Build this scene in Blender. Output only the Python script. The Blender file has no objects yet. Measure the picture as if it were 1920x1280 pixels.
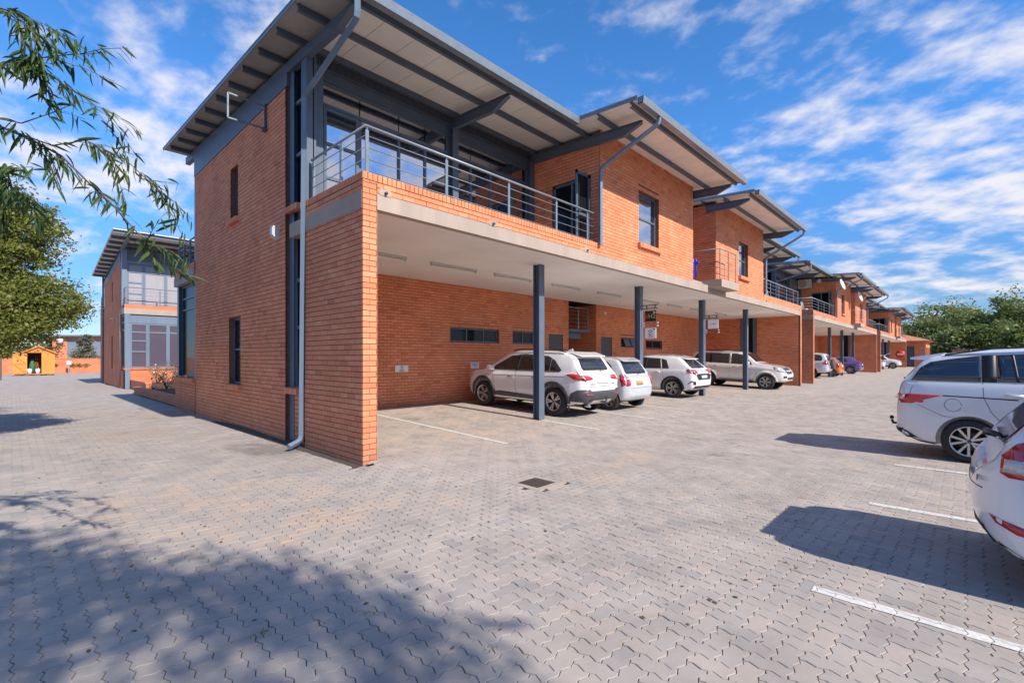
import bpy, bmesh, math, random
import numpy as np
from mathutils import Vector, Matrix
from mathutils.bvhtree import BVHTree
random.seed(11); np.random.seed(11)
R=math.radians
scene=bpy.context.scene
C=scene.collection
# ------------------------------------------------------------------ camera
F_PX=893.4; EYE=1.667; TH=math.atan(851/F_PX)
FWD=(math.cos(TH),math.sin(TH)); RGT=(math.sin(TH),-math.cos(TH))
cam=bpy.data.cameras.new('camera'); camo=bpy.data.objects.new('camera',cam); C.objects.link(camo)
cam.sensor_width=36; cam.lens=36*F_PX/1920; cam.shift_y=29/1920
cam.clip_start=0.05; cam.clip_end=3000
camo.location=(0,0,EYE); camo.rotation_euler=(R(90),0,math.atan2(FWD[1],FWD[0])-R(90))
scene.camera=camo
# ------------------------------------------------------------------ light
SUN_L=Vector((-0.016,1.28,-1.0)).normalized()       # the way the light travels
ELEV=math.asin(-SUN_L.z)
AZ=math.atan2(-SUN_L.x,-SUN_L.y)                     # compass angle of the sun from +Y towards +X
sun=bpy.data.lights.new('sun','SUN'); suno=bpy.data.objects.new('sun',sun); C.objects.link(suno)
sun.energy=2.25; sun.angle=R(0.55); sun.color=(1.0,0.93,0.83)
suno.rotation_euler=SUN_L.to_track_quat('-Z','Y').to_euler(); suno.location=(0,-20,20)
scene.view_settings.view_transform='Standard'; scene.view_settings.look='None'
scene.view_settings.gamma=1; scene.view_settings.use_curve_mapping=False
scene.view_settings.exposure=1.45
scene.cycles.max_bounces=10; scene.cycles.diffuse_bounces=8; scene.cycles.glossy_bounces=4
scene.cycles.use_denoising=True
world=bpy.data.worlds.new('World'); scene.world=world; world.use_nodes=True
def build_world():
    nt=world.node_tree; N=nt.nodes; L=nt.links; N.clear()
    def n(t,**k):
        x=N.new(t)
        for a,b in k.items(): setattr(x,a,b)
        return x
    def mth(op,a,b=None,c=None,clamp=False):
        x=n('ShaderNodeMath',operation=op,use_clamp=clamp)
        for i,v in enumerate((a,b,c)):
            if v is None: continue
            if isinstance(v,(int,float)): x.inputs[i].default_value=v
            else: L.new(v,x.inputs[i])
        return x.outputs[0]
    out=n('ShaderNodeOutputWorld'); bg=n('ShaderNodeBackground'); bg.inputs[1].default_value=0.15
    sky=n('ShaderNodeTexSky',sky_type='NISHITA',sun_disc=False)
    sky.sun_elevation=ELEV; sky.sun_rotation=AZ
    sky.altitude=1500; sky.air_density=0.75; sky.dust_density=0.15; sky.ozone_density=2.6
    hsv=n('ShaderNodeHueSaturation'); hsv.inputs['Saturation'].default_value=1.24; hsv.inputs['Value'].default_value=.80
    L.new(sky.outputs[0],hsv.inputs['Color'])
    tc=n('ShaderNodeTexCoord'); sp=n('ShaderNodeSeparateXYZ'); L.new(tc.outputs['Generated'],sp.inputs[0])
    zz=mth('MAXIMUM',sp.outputs[2],0.0); den=mth('ADD',zz,0.24)
    px=mth('DIVIDE',sp.outputs[0],den); py=mth('DIVIDE',sp.outputs[1],den)
    cb=n('ShaderNodeCombineXYZ'); L.new(px,cb.inputs[0]); L.new(py,cb.inputs[1])
    mp=n('ShaderNodeMapping'); mp.inputs['Rotation'].default_value=(0,0,R(38)); mp.inputs['Scale'].default_value=(1.0,0.8,1); mp.inputs['Location'].default_value=(3.1,1.7,0)
    L.new(cb.outputs[0],mp.inputs[0])
    n1=n('ShaderNodeTexNoise'); n1.inputs['Scale'].default_value=1.9; n1.inputs['Detail'].default_value=3; n1.inputs['Roughness'].default_value=.5
    n2=n('ShaderNodeTexNoise'); n2.inputs['Scale'].default_value=8.5; n2.inputs['Detail'].default_value=7; n2.inputs['Roughness'].default_value=.55; n2.inputs['Distortion'].default_value=.1
    L.new(mp.outputs[0],n1.inputs['Vector']); L.new(mp.outputs[0],n2.inputs['Vector'])
    s=mth('ADD',mth('MULTIPLY',n1.outputs[0],0.5),mth('MULTIPLY',n2.outputs[0],0.72))
    def blob(u,v,k,amp):           # wide lobes of cloud cover round a direction seen in the photograph
        d=v.normalized() if u is None else Vector((FWD[0]+RGT[0]*u,FWD[1]+RGT[1]*u,v)).normalized()
        dp=n('ShaderNodeVectorMath',operation='DOT_PRODUCT'); nv=n('ShaderNodeVectorMath',operation='NORMALIZE')
        L.new(tc.outputs['Generated'],nv.inputs[0]); L.new(nv.outputs[0],dp.inputs[0]); dp.inputs[1].default_value=d
        w=mth('SMOOTH_MIN',mth('MULTIPLY',mth('SUBTRACT',dp.outputs['Value'],k),1/(1-k)),1.0,0.1)
        return mth('MULTIPLY',mth('MAXIMUM',w,0.0),amp)
    for u,v,k,a in ((0.86,.36,.90,.03),(0.98,.60,.93,-.03),(-.66,.60,.88,.05),(-.98,.34,.95,.03),(.05,.66,.92,-.05),(.52,.10,.95,-.01),(1.9,.75,.6,.10)):
        s=mth('ADD',s,blob(u,v,k,a))
    s=mth('ADD',s,blob(None,Vector((.53,-.78,.34)),.72,.13))
    mr=n('ShaderNodeMapRange',interpolation_type='SMOOTHSTEP'); mr.inputs['From Min'].default_value=.595; mr.inputs['From Max'].default_value=.87
    mr.inputs['To Max'].default_value=.93
    L.new(s,mr.inputs['Value'])
    fade=n('ShaderNodeMapRange'); fade.inputs['From Min'].default_value=0.0; fade.inputs['From Max'].default_value=.09; L.new(sp.outputs[2],fade.inputs['Value'])
    mask=mth('MULTIPLY',mr.outputs[0],fade.outputs[0])
    lo=n('ShaderNodeMapRange',interpolation_type='SMOOTHSTEP'); lo.inputs['From Min'].default_value=-.02; lo.inputs['From Max'].default_value=.42; lo.inputs['To Min'].default_value=.30; lo.inputs['To Max'].default_value=.95; L.new(sp.outputs[2],lo.inputs['Value'])
    sc=n('ShaderNodeVectorMath',operation='SCALE'); L.new(hsv.outputs[0],sc.inputs[0]); L.new(lo.outputs[0],sc.inputs['Scale'])
    mix=n('ShaderNodeMix',data_type='RGBA'); L.new(mask,mix.inputs[0]); L.new(sc.outputs[0],mix.inputs[6])
    mix.inputs[7].default_value=(2.3,2.24,2.34,1)
    L.new(mix.outputs[2],bg.inputs[0]); L.new(bg.outputs[0],out.inputs[0])
build_world()
# ------------------------------------------------------------------ helpers: objects
def tag(o,label=None,cat=None,group=None,kind=None):
    if label: o['label']=label
    if cat: o['category']=cat
    if group: o['group']=group
    if kind: o['kind']=kind
    return o
def thing(name,label,cat,loc=(0,0,0),rz=0,group=None):
    o=bpy.data.objects.new(name,None); C.objects.link(o); o.location=loc; o.rotation_euler=(0,0,rz)
    o.empty_display_size=.2
    return tag(o,label,cat,group)
def wloc(o):
    v=Vector((0,0,0))
    while o is not None: v=v+o.location; o=o.parent
    return v
class MB:
    """collects shapes; build() links them as one mesh object"""
    def __init__(s): s.v=[]; s.f=[]; s.m=[]; s.sm=[]
    def add(s,vs,fs,mi=0,smooth=False):
        b=len(s.v); s.v.extend([tuple(p) for p in vs])
        for f in fs: s.f.append([b+i for i in f]); s.m.append(mi); s.sm.append(smooth)
        return s
    def box(s,x0,y0,z0,x1,y1,z1,mi=0):
        x0,x1=min(x0,x1),max(x0,x1); y0,y1=min(y0,y1),max(y0,y1); z0,z1=min(z0,z1),max(z0,z1)
        return s.add([(x0,y0,z0),(x1,y0,z0),(x1,y1,z0),(x0,y1,z0),(x0,y0,z1),(x1,y0,z1),(x1,y1,z1),(x0,y1,z1)],
            [(3,2,1,0),(4,5,6,7),(0,1,5,4),(1,2,6,5),(2,3,7,6),(3,0,4,7)],mi)
    def hexa(s,p,mi=0): # 8 corners bottom ccw, top ccw
        return s.add(p,[(3,2,1,0),(4,5,6,7),(0,1,5,4),(1,2,6,5),(2,3,7,6),(3,0,4,7)],mi)
    def beam(s,a,b,w,h,up=(0,0,1),mi=0):
        a=Vector(a); b=Vector(b); d=(b-a).normalized(); up=Vector(up)
        r=d.cross(up)
        if r.length<1e-5: r=d.cross(Vector((1,0,0)))
        r.normalize(); u=r.cross(d)
        r*=w/2; u*=h/2
        return s.hexa([a-r-u,a+r-u,b+r-u,b-r-u,a-r+u,a+r+u,b+r+u,b-r+u],mi)
    def prism(s,poly,vec,mi=0,smooth=False):
        n=len(poly); v=Vector(vec); p=[Vector(q) for q in poly]
        s.add(p+[q+v for q in p],[tuple(range(n))[::-1],tuple(range(n,2*n))],mi)
        b=len(s.v)-2*n
        for i in range(n):
            j=(i+1)%n; s.f.append([b+i,b+j,b+n+j,b+n+i]); s.m.append(mi); s.sm.append(smooth)
        return s
    def tube(s,pts,r,n=8,mi=0,closed=False):
        pts=[Vector(p) for p in pts]; k=len(pts); rs=r if isinstance(r,(list,tuple)) else [r]*k
        vs=[]; ref=None
        for i,p in enumerate(pts):
            if closed: d=(pts[(i+1)%k]-pts[i-1])
            else: d=(pts[min(i+1,k-1)]-pts[max(i-1,0)])
            d=d.normalized() if d.length>1e-9 else Vector((0,0,1))
            if ref is None:
                ref=d.cross(Vector((0,0,1)))
                if ref.length<.05: ref=d.cross(Vector((1,0,0)))
            ref=(ref-d*ref.dot(d)); 
            if ref.length<1e-6: ref=d.orthogonal()
            ref.normalize(); q=d.cross(ref)
            for j in range(n):
                a=2*math.pi*j/n; vs.append(p+(ref*math.cos(a)+q*math.sin(a))*rs[i])
        fs=[]
        for i in range(k if closed else k-1):
            i2=(i+1)%k
            for j in range(n): fs.append((i*n+j,i*n+(j+1)%n,i2*n+(j+1)%n,i2*n+j))
        if not closed: fs.append(tuple(range(n))[::-1]); fs.append(tuple(range((k-1)*n,k*n)))
        return s.add(vs,fs,mi,True)
    def lathe(s,prof,n=24,axis='x',c=(0,0,0),mi=0,smooth=True):
        vs=[]
        for (a,r) in prof:
            for j in range(n):
                t=2*math.pi*j/n
                if axis=='x': vs.append((c[0]+a,c[1]+r*math.cos(t),c[2]+r*math.sin(t)))
                elif axis=='y': vs.append((c[0]+r*math.cos(t),c[1]+a,c[2]+r*math.sin(t)))
                else: vs.append((c[0]+r*math.cos(t),c[1]+r*math.sin(t),c[2]+a))
        fs=[]
        for i in range(len(prof)-1):
            for j in range(n): fs.append((i*n+j,i*n+(j+1)%n,(i+1)*n+(j+1)%n,(i+1)*n+j))
        return s.add(vs,fs,mi,smooth)
    def build(s,name,mat,parent=None,kind=None,world=True,smooth_angle=None):
        me=bpy.data.meshes.new(name)
        off=wloc(parent) if (parent is not None and world) else Vector((0,0,0))
        me.from_pydata([(p[0]-off.x,p[1]-off.y,p[2]-off.z) for p in s.v],[],s.f)
        mats=mat if isinstance(mat,(list,tuple)) else [mat]
        for m in mats: me.materials.append(m)
        me.polygons.foreach_set('material_index',s.m); me.polygons.foreach_set('use_smooth',s.sm)
        bm=bmesh.new(); bm.from_mesh(me); bmesh.ops.recalc_face_normals(bm,faces=bm.faces); bm.to_mesh(me); bm.free()
        me.update()
        o=bpy.data.objects.new(name,me); C.objects.link(o)
        if parent is not None: o.parent=parent
        if kind: o['kind']=kind
        return o
def copy_tree(o,parent=None):
    c=o.copy(); C.objects.link(c)
    if parent is not None: c.parent=parent
    for ch in list(o.children): copy_tree(ch,c)
    return c
# ------------------------------------------------------------------ helpers: materials
def new_mat(name):
    m=bpy.data.materials.new(name); m.use_nodes=True
    nt=m.node_tree; b=nt.nodes['Principled BSDF']; return m,nt,b
def nd(nt,t,**k):
    x=nt.nodes.new(t)
    for a,b in k.items(): setattr(x,a,b)
    return x
def lnk(nt,a,b): nt.links.new(a,b)
def plain(name,col,rough=.5,metal=0.0,var=.12,scale=6.0,bump=0.0,bscale=60,spec=None,coat=0.0,emit=None,streak=False):
    m,nt,b=new_mat(name)
    b.inputs['Roughness'].default_value=rough; b.inputs['Metallic'].default_value=metal
    if spec is not None: b.inputs['Specular IOR Level'].default_value=spec
    if coat: b.inputs['Coat Weight'].default_value=coat; b.inputs['Coat Roughness'].default_value=.03
    geo=nd(nt,'ShaderNodeNewGeometry')
    vec=geo.outputs['Position']
    if streak:
        mp=nd(nt,'ShaderNodeMapping'); mp.inputs['Scale'].default_value=(1,1,.12); lnk(nt,vec,mp.inputs[0]); vec=mp.outputs[0]
    no=nd(nt,'ShaderNodeTexNoise'); no.inputs['Scale'].default_value=scale; no.inputs['Detail'].default_value=6; no.inputs['Roughness'].default_value=.62
    lnk(nt,vec,no.inputs['Vector'])
    mx=nd(nt,'ShaderNodeMix',data_type='RGBA')
    mr=nd(nt,'ShaderNodeMapRange'); mr.inputs['From Min'].default_value=.3; mr.inputs['From Max'].default_value=.7
    lnk(nt,no.outputs[0],mr.inputs[0]); lnk(nt,mr.outputs[0],mx.inputs[0])
    mx.inputs[6].default_value=(*[c*(1-var) for c in col],1); mx.inputs[7].default_value=(*[min(1,c*(1+var)) for c in col],1)
    lnk(nt,mx.outputs[2],b.inputs['Base Color'])
    rr=nd(nt,'ShaderNodeMapRange'); rr.inputs['To Min'].default_value=max(0,rough-.08); rr.inputs['To Max'].default_value=min(1,rough+.08)
    lnk(nt,no.outputs[0],rr.inputs[0]); lnk(nt,rr.outputs[0],b.inputs['Roughness'])
    if bump:
        n2=nd(nt,'ShaderNodeTexNoise'); n2.inputs['Scale'].default_value=bscale; n2.inputs['Detail'].default_value=4; lnk(nt,geo.outputs['Position'],n2.inputs['Vector'])
        bp=nd(nt,'ShaderNodeBump'); bp.inputs['Strength'].default_value=bump; bp.inputs['Distance'].default_value=.01
        lnk(nt,n2.outputs[0],bp.inputs['Height']); lnk(nt,bp.outputs[0],b.inputs['Normal'])
    if emit: b.inputs['Emission Color'].default_value=(*col,1); b.inputs['Emission Strength'].default_value=emit
    return m
BRICK_A=(.75,.255,.118); BRICK_B=(.62,.192,.09); BRICK_C=(.79,.315,.165)
def brick_piece(name,attr):
    m,nt,b=new_mat(name); b.inputs['Roughness'].default_value=.82
    if attr:
        a=nd(nt,'ShaderNodeAttribute',attribute_name='tone'); tone=a.outputs['Fac']
    else:
        a=nd(nt,'ShaderNodeObjectInfo'); tone=a.outputs['Random']
    geo=nd(nt,'ShaderNodeNewGeometry')
    cr=nd(nt,'ShaderNodeValToRGB'); e=cr.color_ramp.elements
    e[0].position=0; e[0].color=(*BRICK_B,1); e[1].position=1; e[1].color=(*BRICK_C,1)
    for p,c in ((.10,(.70,.228,.105)),(.45,BRICK_A),(.8,(.77,.28,.14))):
        x=e.new(p); x.color=(*c,1)
    lnk(nt,tone,cr.inputs[0])
    no=nd(nt,'ShaderNodeTexNoise'); no.inputs['Scale'].default_value=38; no.inputs['Detail'].default_value=6; no.inputs['Roughness'].default_value=.7; lnk(nt,geo.outputs['Position'],no.inputs['Vector'])
    n2=nd(nt,'ShaderNodeTexNoise'); n2.inputs['Scale'].default_value=.9; n2.inputs['Detail'].default_value=4; lnk(nt,geo.outputs['Position'],n2.inputs['Vector'])
    mr=nd(nt,'ShaderNodeMapRange'); mr.inputs['To Min'].default_value=.80; mr.inputs['To Max'].default_value=1.2; lnk(nt,no.outputs[0],mr.inputs[0])
    mr2=nd(nt,'ShaderNodeMapRange'); mr2.inputs['From Min'].default_value=.3; mr2.inputs['From Max'].default_value=.7; mr2.inputs['To Min'].default_value=.86; mr2.inputs['To Max'].default_value=1.1; lnk(nt,n2.outputs[0],mr2.inputs[0])
    mm=nd(nt,'ShaderNodeMath',operation='MULTIPLY'); lnk(nt,mr.outputs[0],mm.inputs[0]); lnk(nt,mr2.outputs[0],mm.inputs[1])
    vm=nd(nt,'ShaderNodeVectorMath',operation='SCALE'); lnk(nt,cr.outputs[0],vm.inputs[0]); lnk(nt,mm.outputs[0],vm.inputs['Scale'])
    # splash dirt on the lowest courses
    sp=nd(nt,'ShaderNodeSeparateXYZ'); lnk(nt,geo.outputs['Position'],sp.inputs[0])
    ad=nd(nt,'ShaderNodeMath',operation='MULTIPLY_ADD'); lnk(nt,n2.outputs[0],ad.inputs[0]); ad.inputs[1].default_value=-.5; lnk(nt,sp.outputs[2],ad.inputs[2])
    dr=nd(nt,'ShaderNodeMapRange'); dr.inputs['From Min'].default_value=-.1; dr.inputs['From Max'].default_value=.45; dr.inputs['To Min'].default_value=.5; dr.inputs['To Max'].default_value=0; lnk(nt,ad.outputs[0],dr.inputs[0])
    mx=nd(nt,'ShaderNodeMix',data_type='RGBA'); lnk(nt,dr.outputs[0],mx.inputs[0]); lnk(nt,vm.outputs[0],mx.inputs[6]); mx.inputs[7].default_value=(.27,.13,.085,1)
    lnk(nt,mx.outputs[2],b.inputs['Base Color'])
    bp=nd(nt,'ShaderNodeBump'); bp.inputs['Strength'].default_value=.35; bp.inputs['Distance'].default_value=.006; lnk(nt,no.outputs[0],bp.inputs['Height']); lnk(nt,bp.outputs[0],b.inputs['Normal'])
    return m
def brick_far():
    m,nt,b=new_mat('far_brick'); b.inputs['Roughness'].default_value=.85
    geo=nd(nt,'ShaderNodeNewGeometry'); sp=nd(nt,'ShaderNodeSeparateXYZ'); lnk(nt,geo.outputs['Position'],sp.inputs[0])
    ad=nd(nt,'ShaderNodeMath',operation='ADD'); lnk(nt,sp.outputs[0],ad.inputs[0]); lnk(nt,sp.outputs[1],ad.inputs[1])
    cb=nd(nt,'ShaderNodeCombineXYZ'); lnk(nt,ad.outputs[0],cb.inputs[0]); lnk(nt,sp.outputs[2],cb.inputs[1])
    br=nd(nt,'ShaderNodeTexBrick'); br.inputs['Scale'].default_value=1; br.inputs['Brick Width'].default_value=.234; br.inputs['Row Height'].default_value=.085; br.inputs['Mortar Size'].default_value=.006
    br.inputs['Color1'].default_value=(.72,.24,.11,1); br.inputs['Color2'].default_value=(.64,.195,.088,1); br.inputs['Mortar'].default_value=(.36,.17,.11,1); br.offset=.5
    lnk(nt,cb.outputs[0],br.inputs['Vector'])
    no=nd(nt,'ShaderNodeTexNoise'); no.inputs['Scale'].default_value=1.2; no.inputs['Detail'].default_value=7; lnk(nt,geo.outputs['Position'],no.inputs['Vector'])
    mr=nd(nt,'ShaderNodeMapRange'); mr.inputs['From Min'].default_value=.3; mr.inputs['From Max'].default_value=.7; mr.inputs['To Min'].default_value=.8; mr.inputs['To Max'].default_value=1.12; lnk(nt,no.outputs[0],mr.inputs[0])
    vm=nd(nt,'ShaderNodeVectorMath',operation='SCALE'); lnk(nt,br.outputs[0],vm.inputs[0]); lnk(nt,mr.outputs[0],vm.inputs['Scale']); lnk(nt,vm.outputs[0],b.inputs['Base Color'])
    bp=nd(nt,'ShaderNodeBump'); bp.inputs['Strength'].default_value=.5; bp.inputs['Distance'].default_value=.01; bp.invert=True; lnk(nt,br.outputs['Fac'],bp.inputs['Height']); lnk(nt,bp.outputs[0],b.inputs['Normal'])
    return m
def paver_mat(name,attr,far=False):
    m,nt,b=new_mat(name); b.inputs['Roughness'].default_value=.9; b.inputs['Specular IOR Level'].default_value=.25
    geo=nd(nt,'ShaderNodeNewGeometry'); P=geo.outputs['Position']
    if attr=='none':
        a=nd(nt,'ShaderNodeTexNoise'); a.inputs['Scale'].default_value=5; a.inputs['Detail'].default_value=3; lnk(nt,P,a.inputs['Vector']); tone=a.outputs[0]
    elif attr: a=nd(nt,'ShaderNodeAttribute',attribute_name='tone'); tone=a.outputs['Fac']
    else: a=nd(nt,'ShaderNodeObjectInfo'); tone=a.outputs['Random']
    cr=nd(nt,'ShaderNodeValToRGB'); e=cr.color_ramp.elements
    e[0].position=0; e[0].color=(.335,.302,.278,1); e[1].position=1; e[1].color=(.45,.375,.322,1)
    for p,c in ((.12,(.39,.343,.304)),(.5,(.405,.353,.312)),(.88,(.425,.362,.312))):
        x=e.new(p); x.color=(*c,1)
    lnk(nt,tone,cr.inputs[0])
    fine=nd(nt,'ShaderNodeTexNoise'); fine.inputs['Scale'].default_value=150; fine.inputs['Detail'].default_value=5; fine.inputs['Roughness'].default_value=.75; lnk(nt,P,fine.inputs['Vector'])
    mr=nd(nt,'ShaderNodeMapRange'); mr.inputs['From Min'].default_value=.25; mr.inputs['From Max'].default_value=.75; mr.inputs['To Min'].default_value=.84; mr.inputs['To Max'].default_value=1.14; lnk(nt,fine.outputs[0],mr.inputs[0])
    mid=nd(nt,'ShaderNodeTexNoise'); mid.inputs['Scale'].default_value=1.6; mid.inputs['Detail'].default_value=6; mid.inputs['Roughness'].default_value=.65; lnk(nt,P,mid.inputs['Vector'])
    mr2=nd(nt,'ShaderNodeMapRange'); mr2.inputs['From Min'].default_value=.3; mr2.inputs['From Max'].default_value=.7; mr2.inputs['To Min'].default_value=.80; mr2.inputs['To Max'].default_value=1.12; lnk(nt,mid.outputs[0],mr2.inputs[0])
    mu=nd(nt,'ShaderNodeMath',operation='MULTIPLY'); lnk(nt,mr.outputs[0],mu.inputs[0]); lnk(nt,mr2.outputs[0],mu.inputs[1])
    vm=nd(nt,'ShaderNodeVectorMath',operation='SCALE'); lnk(nt,cr.outputs[0],vm.inputs[0]); lnk(nt,mu.outputs[0],vm.inputs['Scale'])
    # sand washed over the blocks, strongest along the drive by the end wall and under the carport
    sp=nd(nt,'ShaderNodeSeparateXYZ'); lnk(nt,P,sp.inputs[0])
    big=nd(nt,'ShaderNodeTexNoise'); big.inputs['Scale'].default_value=.42; big.inputs['Detail'].default_value=7; big.inputs['Roughness'].default_value=.6; lnk(nt,P,big.inputs['Vector'])
    col=vm.outputs[0]
    def spot(cx,cy,sx,sy,amt,c,lo=.42,hi=.66):
        nonlocal col
        def d(o,cc,ss):
            q=nd(nt,'ShaderNodeMath',operation='SUBTRACT'); lnk(nt,o,q.inputs[0]); q.inputs[1].default_value=cc
            q2=nd(nt,'ShaderNodeMath',operation='DIVIDE'); lnk(nt,q.outputs[0],q2.inputs[0]); q2.inputs[1].default_value=ss
            q3=nd(nt,'ShaderNodeMath',operation='MULTIPLY'); lnk(nt,q2.outputs[0],q3.inputs[0]); lnk(nt,q2.outputs[0],q3.inputs[1]); return q3.outputs[0]
        sm=nd(nt,'ShaderNodeMath',operation='ADD'); lnk(nt,d(sp.outputs[0],cx,sx),sm.inputs[0]); lnk(nt,d(sp.outputs[1],cy,sy),sm.inputs[1])
        ex=nd(nt,'ShaderNodeMath',operation='MULTIPLY_ADD'); lnk(nt,sm.outputs[0],ex.inputs[0]); ex.inputs[1].default_value=-.16; lnk(nt,mid.outputs[0],ex.inputs[2])
        ex2=nd(nt,'ShaderNodeMath',operation='MULTIPLY_ADD'); lnk(nt,big.outputs[0],ex2.inputs[0]); ex2.inputs[1].default_value=.5; lnk(nt,ex.outputs[0],ex2.inputs[2])
        k=nd(nt,'ShaderNodeMapRange',interpolation_type='SMOOTHSTEP'); k.inputs['From Min'].default_value=lo+.2; k.inputs['From Max'].default_value=hi+.25; k.inputs['To Max'].default_value=amt; lnk(nt,ex2.outputs[0],k.inputs[0])
        mx=nd(nt,'ShaderNodeMix',data_type='RGBA'); lnk(nt,k.outputs[0],mx.inputs[0]); lnk(nt,col,mx.inputs[6]); mx.inputs[7].default_value=(*c,1); col=mx.outputs[2]
    sand=(.47,.325,.225)
    spot(1.6,6.2,1.5,2.2,.75,sand); spot(2.6,4.6,1.6,.9,.5,sand); spot(1.6,13,1.2,1.0,.55,(.40,.27,.19)); spot(2.3,16.6,1.0,1.2,.5,(.40,.28,.2)); spot(.9,20,1.6,1.6,.35,sand)
    spot(6.8,7.6,2.6,2.0,.6,(.46,.34,.25)); spot(14,9.0,8,1.6,.5,(.44,.34,.26)); spot(6.3,3.9,1.7,.5,.5,sand); spot(24,8.5,7,1.6,.4,(.44,.34,.26))
    spot(3.15,9.2,.55,1.1,.6,(.15,.125,.105),.40,.52)
    for (ox,oy,os) in ((6.6,9.6,.35),(12.0,9.4,.4),(8.3,3.1,.16),(3.1,2.5,.12),(6.0,1.9,.14),(22.0,9.2,.45),(10.6,5.2,.18)): spot(ox,oy,os,os*1.3,.5,(.13,.115,.105),.36,.56)
    if far: pass
    lnk(nt,col,b.inputs['Base Color'])
    bp=nd(nt,'ShaderNodeBump'); bp.inputs['Strength'].default_value=.35; bp.inputs['Distance'].default_value=.004; lnk(nt,fine.outputs[0],bp.inputs['Height']); lnk(nt,bp.outputs[0],b.inputs['Normal'])
    return m
def glass_mat(name,tint,refl,rough=.015,mx=.95):
    m,nt,b=new_mat(name); b.inputs['Base Color'].default_value=(*tint,1); b.inputs['Roughness'].default_value=.3; b.inputs['Specular IOR Level'].default_value=.05
    gl=nd(nt,'ShaderNodeBsdfGlossy'); gl.inputs['Roughness'].default_value=rough; gl.inputs['Color'].default_value=(.82,.84,.9,1)
    geo=nd(nt,'ShaderNodeNewGeometry'); no=nd(nt,'ShaderNodeTexNoise'); no.inputs['Scale'].default_value=.8; no.inputs['Detail'].default_value=1; lnk(nt,geo.outputs['Position'],no.inputs['Vector'])
    bp=nd(nt,'ShaderNodeBump'); bp.inputs['Strength'].default_value=.06; bp.inputs['Distance'].default_value=.05; lnk(nt,no.outputs[0],bp.inputs['Height']); lnk(nt,bp.outputs[0],gl.inputs['Normal'])
    fr=nd(nt,'ShaderNodeLayerWeight'); fr.inputs['Blend'].default_value=.25
    mr=nd(nt,'ShaderNodeMapRange'); mr.inputs['To Min'].default_value=refl; mr.inputs['To Max'].default_value=mx; lnk(nt,fr.outputs['Fresnel'],mr.inputs[0])
    ms=nd(nt,'ShaderNodeMixShader'); mx=ms; lnk(nt,mr.outputs[0],mx.inputs[0]); lnk(nt,b.outputs[0],mx.inputs[1]); lnk(nt,gl.outputs[0],mx.inputs[2])
    lnk(nt,mx.outputs[0],nt.nodes['Material Output'].inputs[0]); return m
def leaf_mat(name,c1,c2,trans=.3):
    m,nt,b=new_mat(name); b.inputs['Roughness'].default_value=.5
    a=nd(nt,'ShaderNodeAttribute',attribute_name='tone'); oi=nd(nt,'ShaderNodeObjectInfo')
    ad=nd(nt,'ShaderNodeMath',operation='ADD'); lnk(nt,a.outputs['Fac'],ad.inputs[0]); lnk(nt,oi.outputs['Random'],ad.inputs[1])
    fr=nd(nt,'ShaderNodeMath',operation='FRACT'); lnk(nt,ad.outputs[0],fr.inputs[0])
    mx=nd(nt,'ShaderNodeMix',data_type='RGBA'); lnk(nt,fr.outputs[0],mx.inputs[0]); mx.inputs[6].default_value=(*c1,1); mx.inputs[7].default_value=(*c2,1)
    lnk(nt,mx.outputs[2],b.inputs['Base Color'])
    tr=nd(nt,'ShaderNodeBsdfTranslucent'); lnk(nt,mx.outputs[2],tr.inputs['Color'])
    ms=nd(nt,'ShaderNodeMixShader'); ms.inputs[0].default_value=trans; lnk(nt,b.outputs[0],ms.inputs[1]); lnk(nt,tr.outputs[0],ms.inputs[2]); lnk(nt,ms.outputs[0],nt.nodes['Material Output'].inputs[0])
    return m
def paint(name,col,flake=False,rough=.22,metal=0.0):
    m=plain(name,col,rough=rough,metal=metal,var=.03,scale=1.5,coat=1.0,spec=.5); return m
M={}
M['brick']=brick_piece('clay_brick',False); M['bricks']=brick_piece('clay_brick_joined',True); M['far_brick']=brick_far()
M['mortar']=plain('mortar',(.21,.088,.055),.95,var=.2,scale=9)
M['steel']=plain('slate_steel',(.105,.135,.185),.42,var=.1,scale=3,spec=.4)
M['steel_light']=plain('galvanised_rail',(.27,.295,.33),.42,metal=.3,var=.1)
M['pipe']=plain('downpipe_paint',(.16,.21,.28),.35,var=.1,scale=3,streak=True)
M['gutter']=plain('gutter_paint',(.20,.235,.275),.3,metal=.25,var=.1)
M['clad']=plain('grey_cladding',(.115,.13,.165),.45,var=.06,scale=2)
M['roofpan']=plain('roof_underside',(.86,.80,.71),.6,var=.07,scale=1.5)
M['rooftop']=plain('roof_sheet',(.22,.23,.24),.4,metal=.4,var=.1)
M['plaster']=plain('cream_plaster',(.40,.315,.265),.85,var=.14,scale=2.2,bump=.2,bscale=90,streak=True)
M['soffit']=plain('soffit_plaster',(.84,.79,.75),.88,var=.09,scale=.55,bump=.1,bscale=70)
M['beam_plaster']=plain('beam_plaster',(.46,.33,.25),.85,var=.1,scale=1.5,bump=.15,bscale=90)
M['glass']=glass_mat('dark_glass',(.010,.011,.014),.02,mx=.22)
M['glass_sky']=glass_mat('solar_glass',(.03,.032,.045),.58)
M['blind']=plain('blind_fabric',(.34,.325,.36),.8,var=.06,streak=True); M['blind_dark']=glass_mat('tinted_glass',(.10,.085,.115),.05,mx=.5); M['verge_sheet']=plain('bare_sheet_underside',(.40,.375,.36),.6,var=.1)
M['dark']=plain('shade_black',(.012,.012,.014),.9)  # near-black colour standing in for shade in unlit hollows
M['wall_in']=plain('inner_wall',(.42,.36,.33),.9)
M['door_grey']=plain('grey_door',(.075,.078,.088),.5,var=.06)
M['white']=plain('white_enamel',(.78,.78,.78),.35,var=.04)
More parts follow.
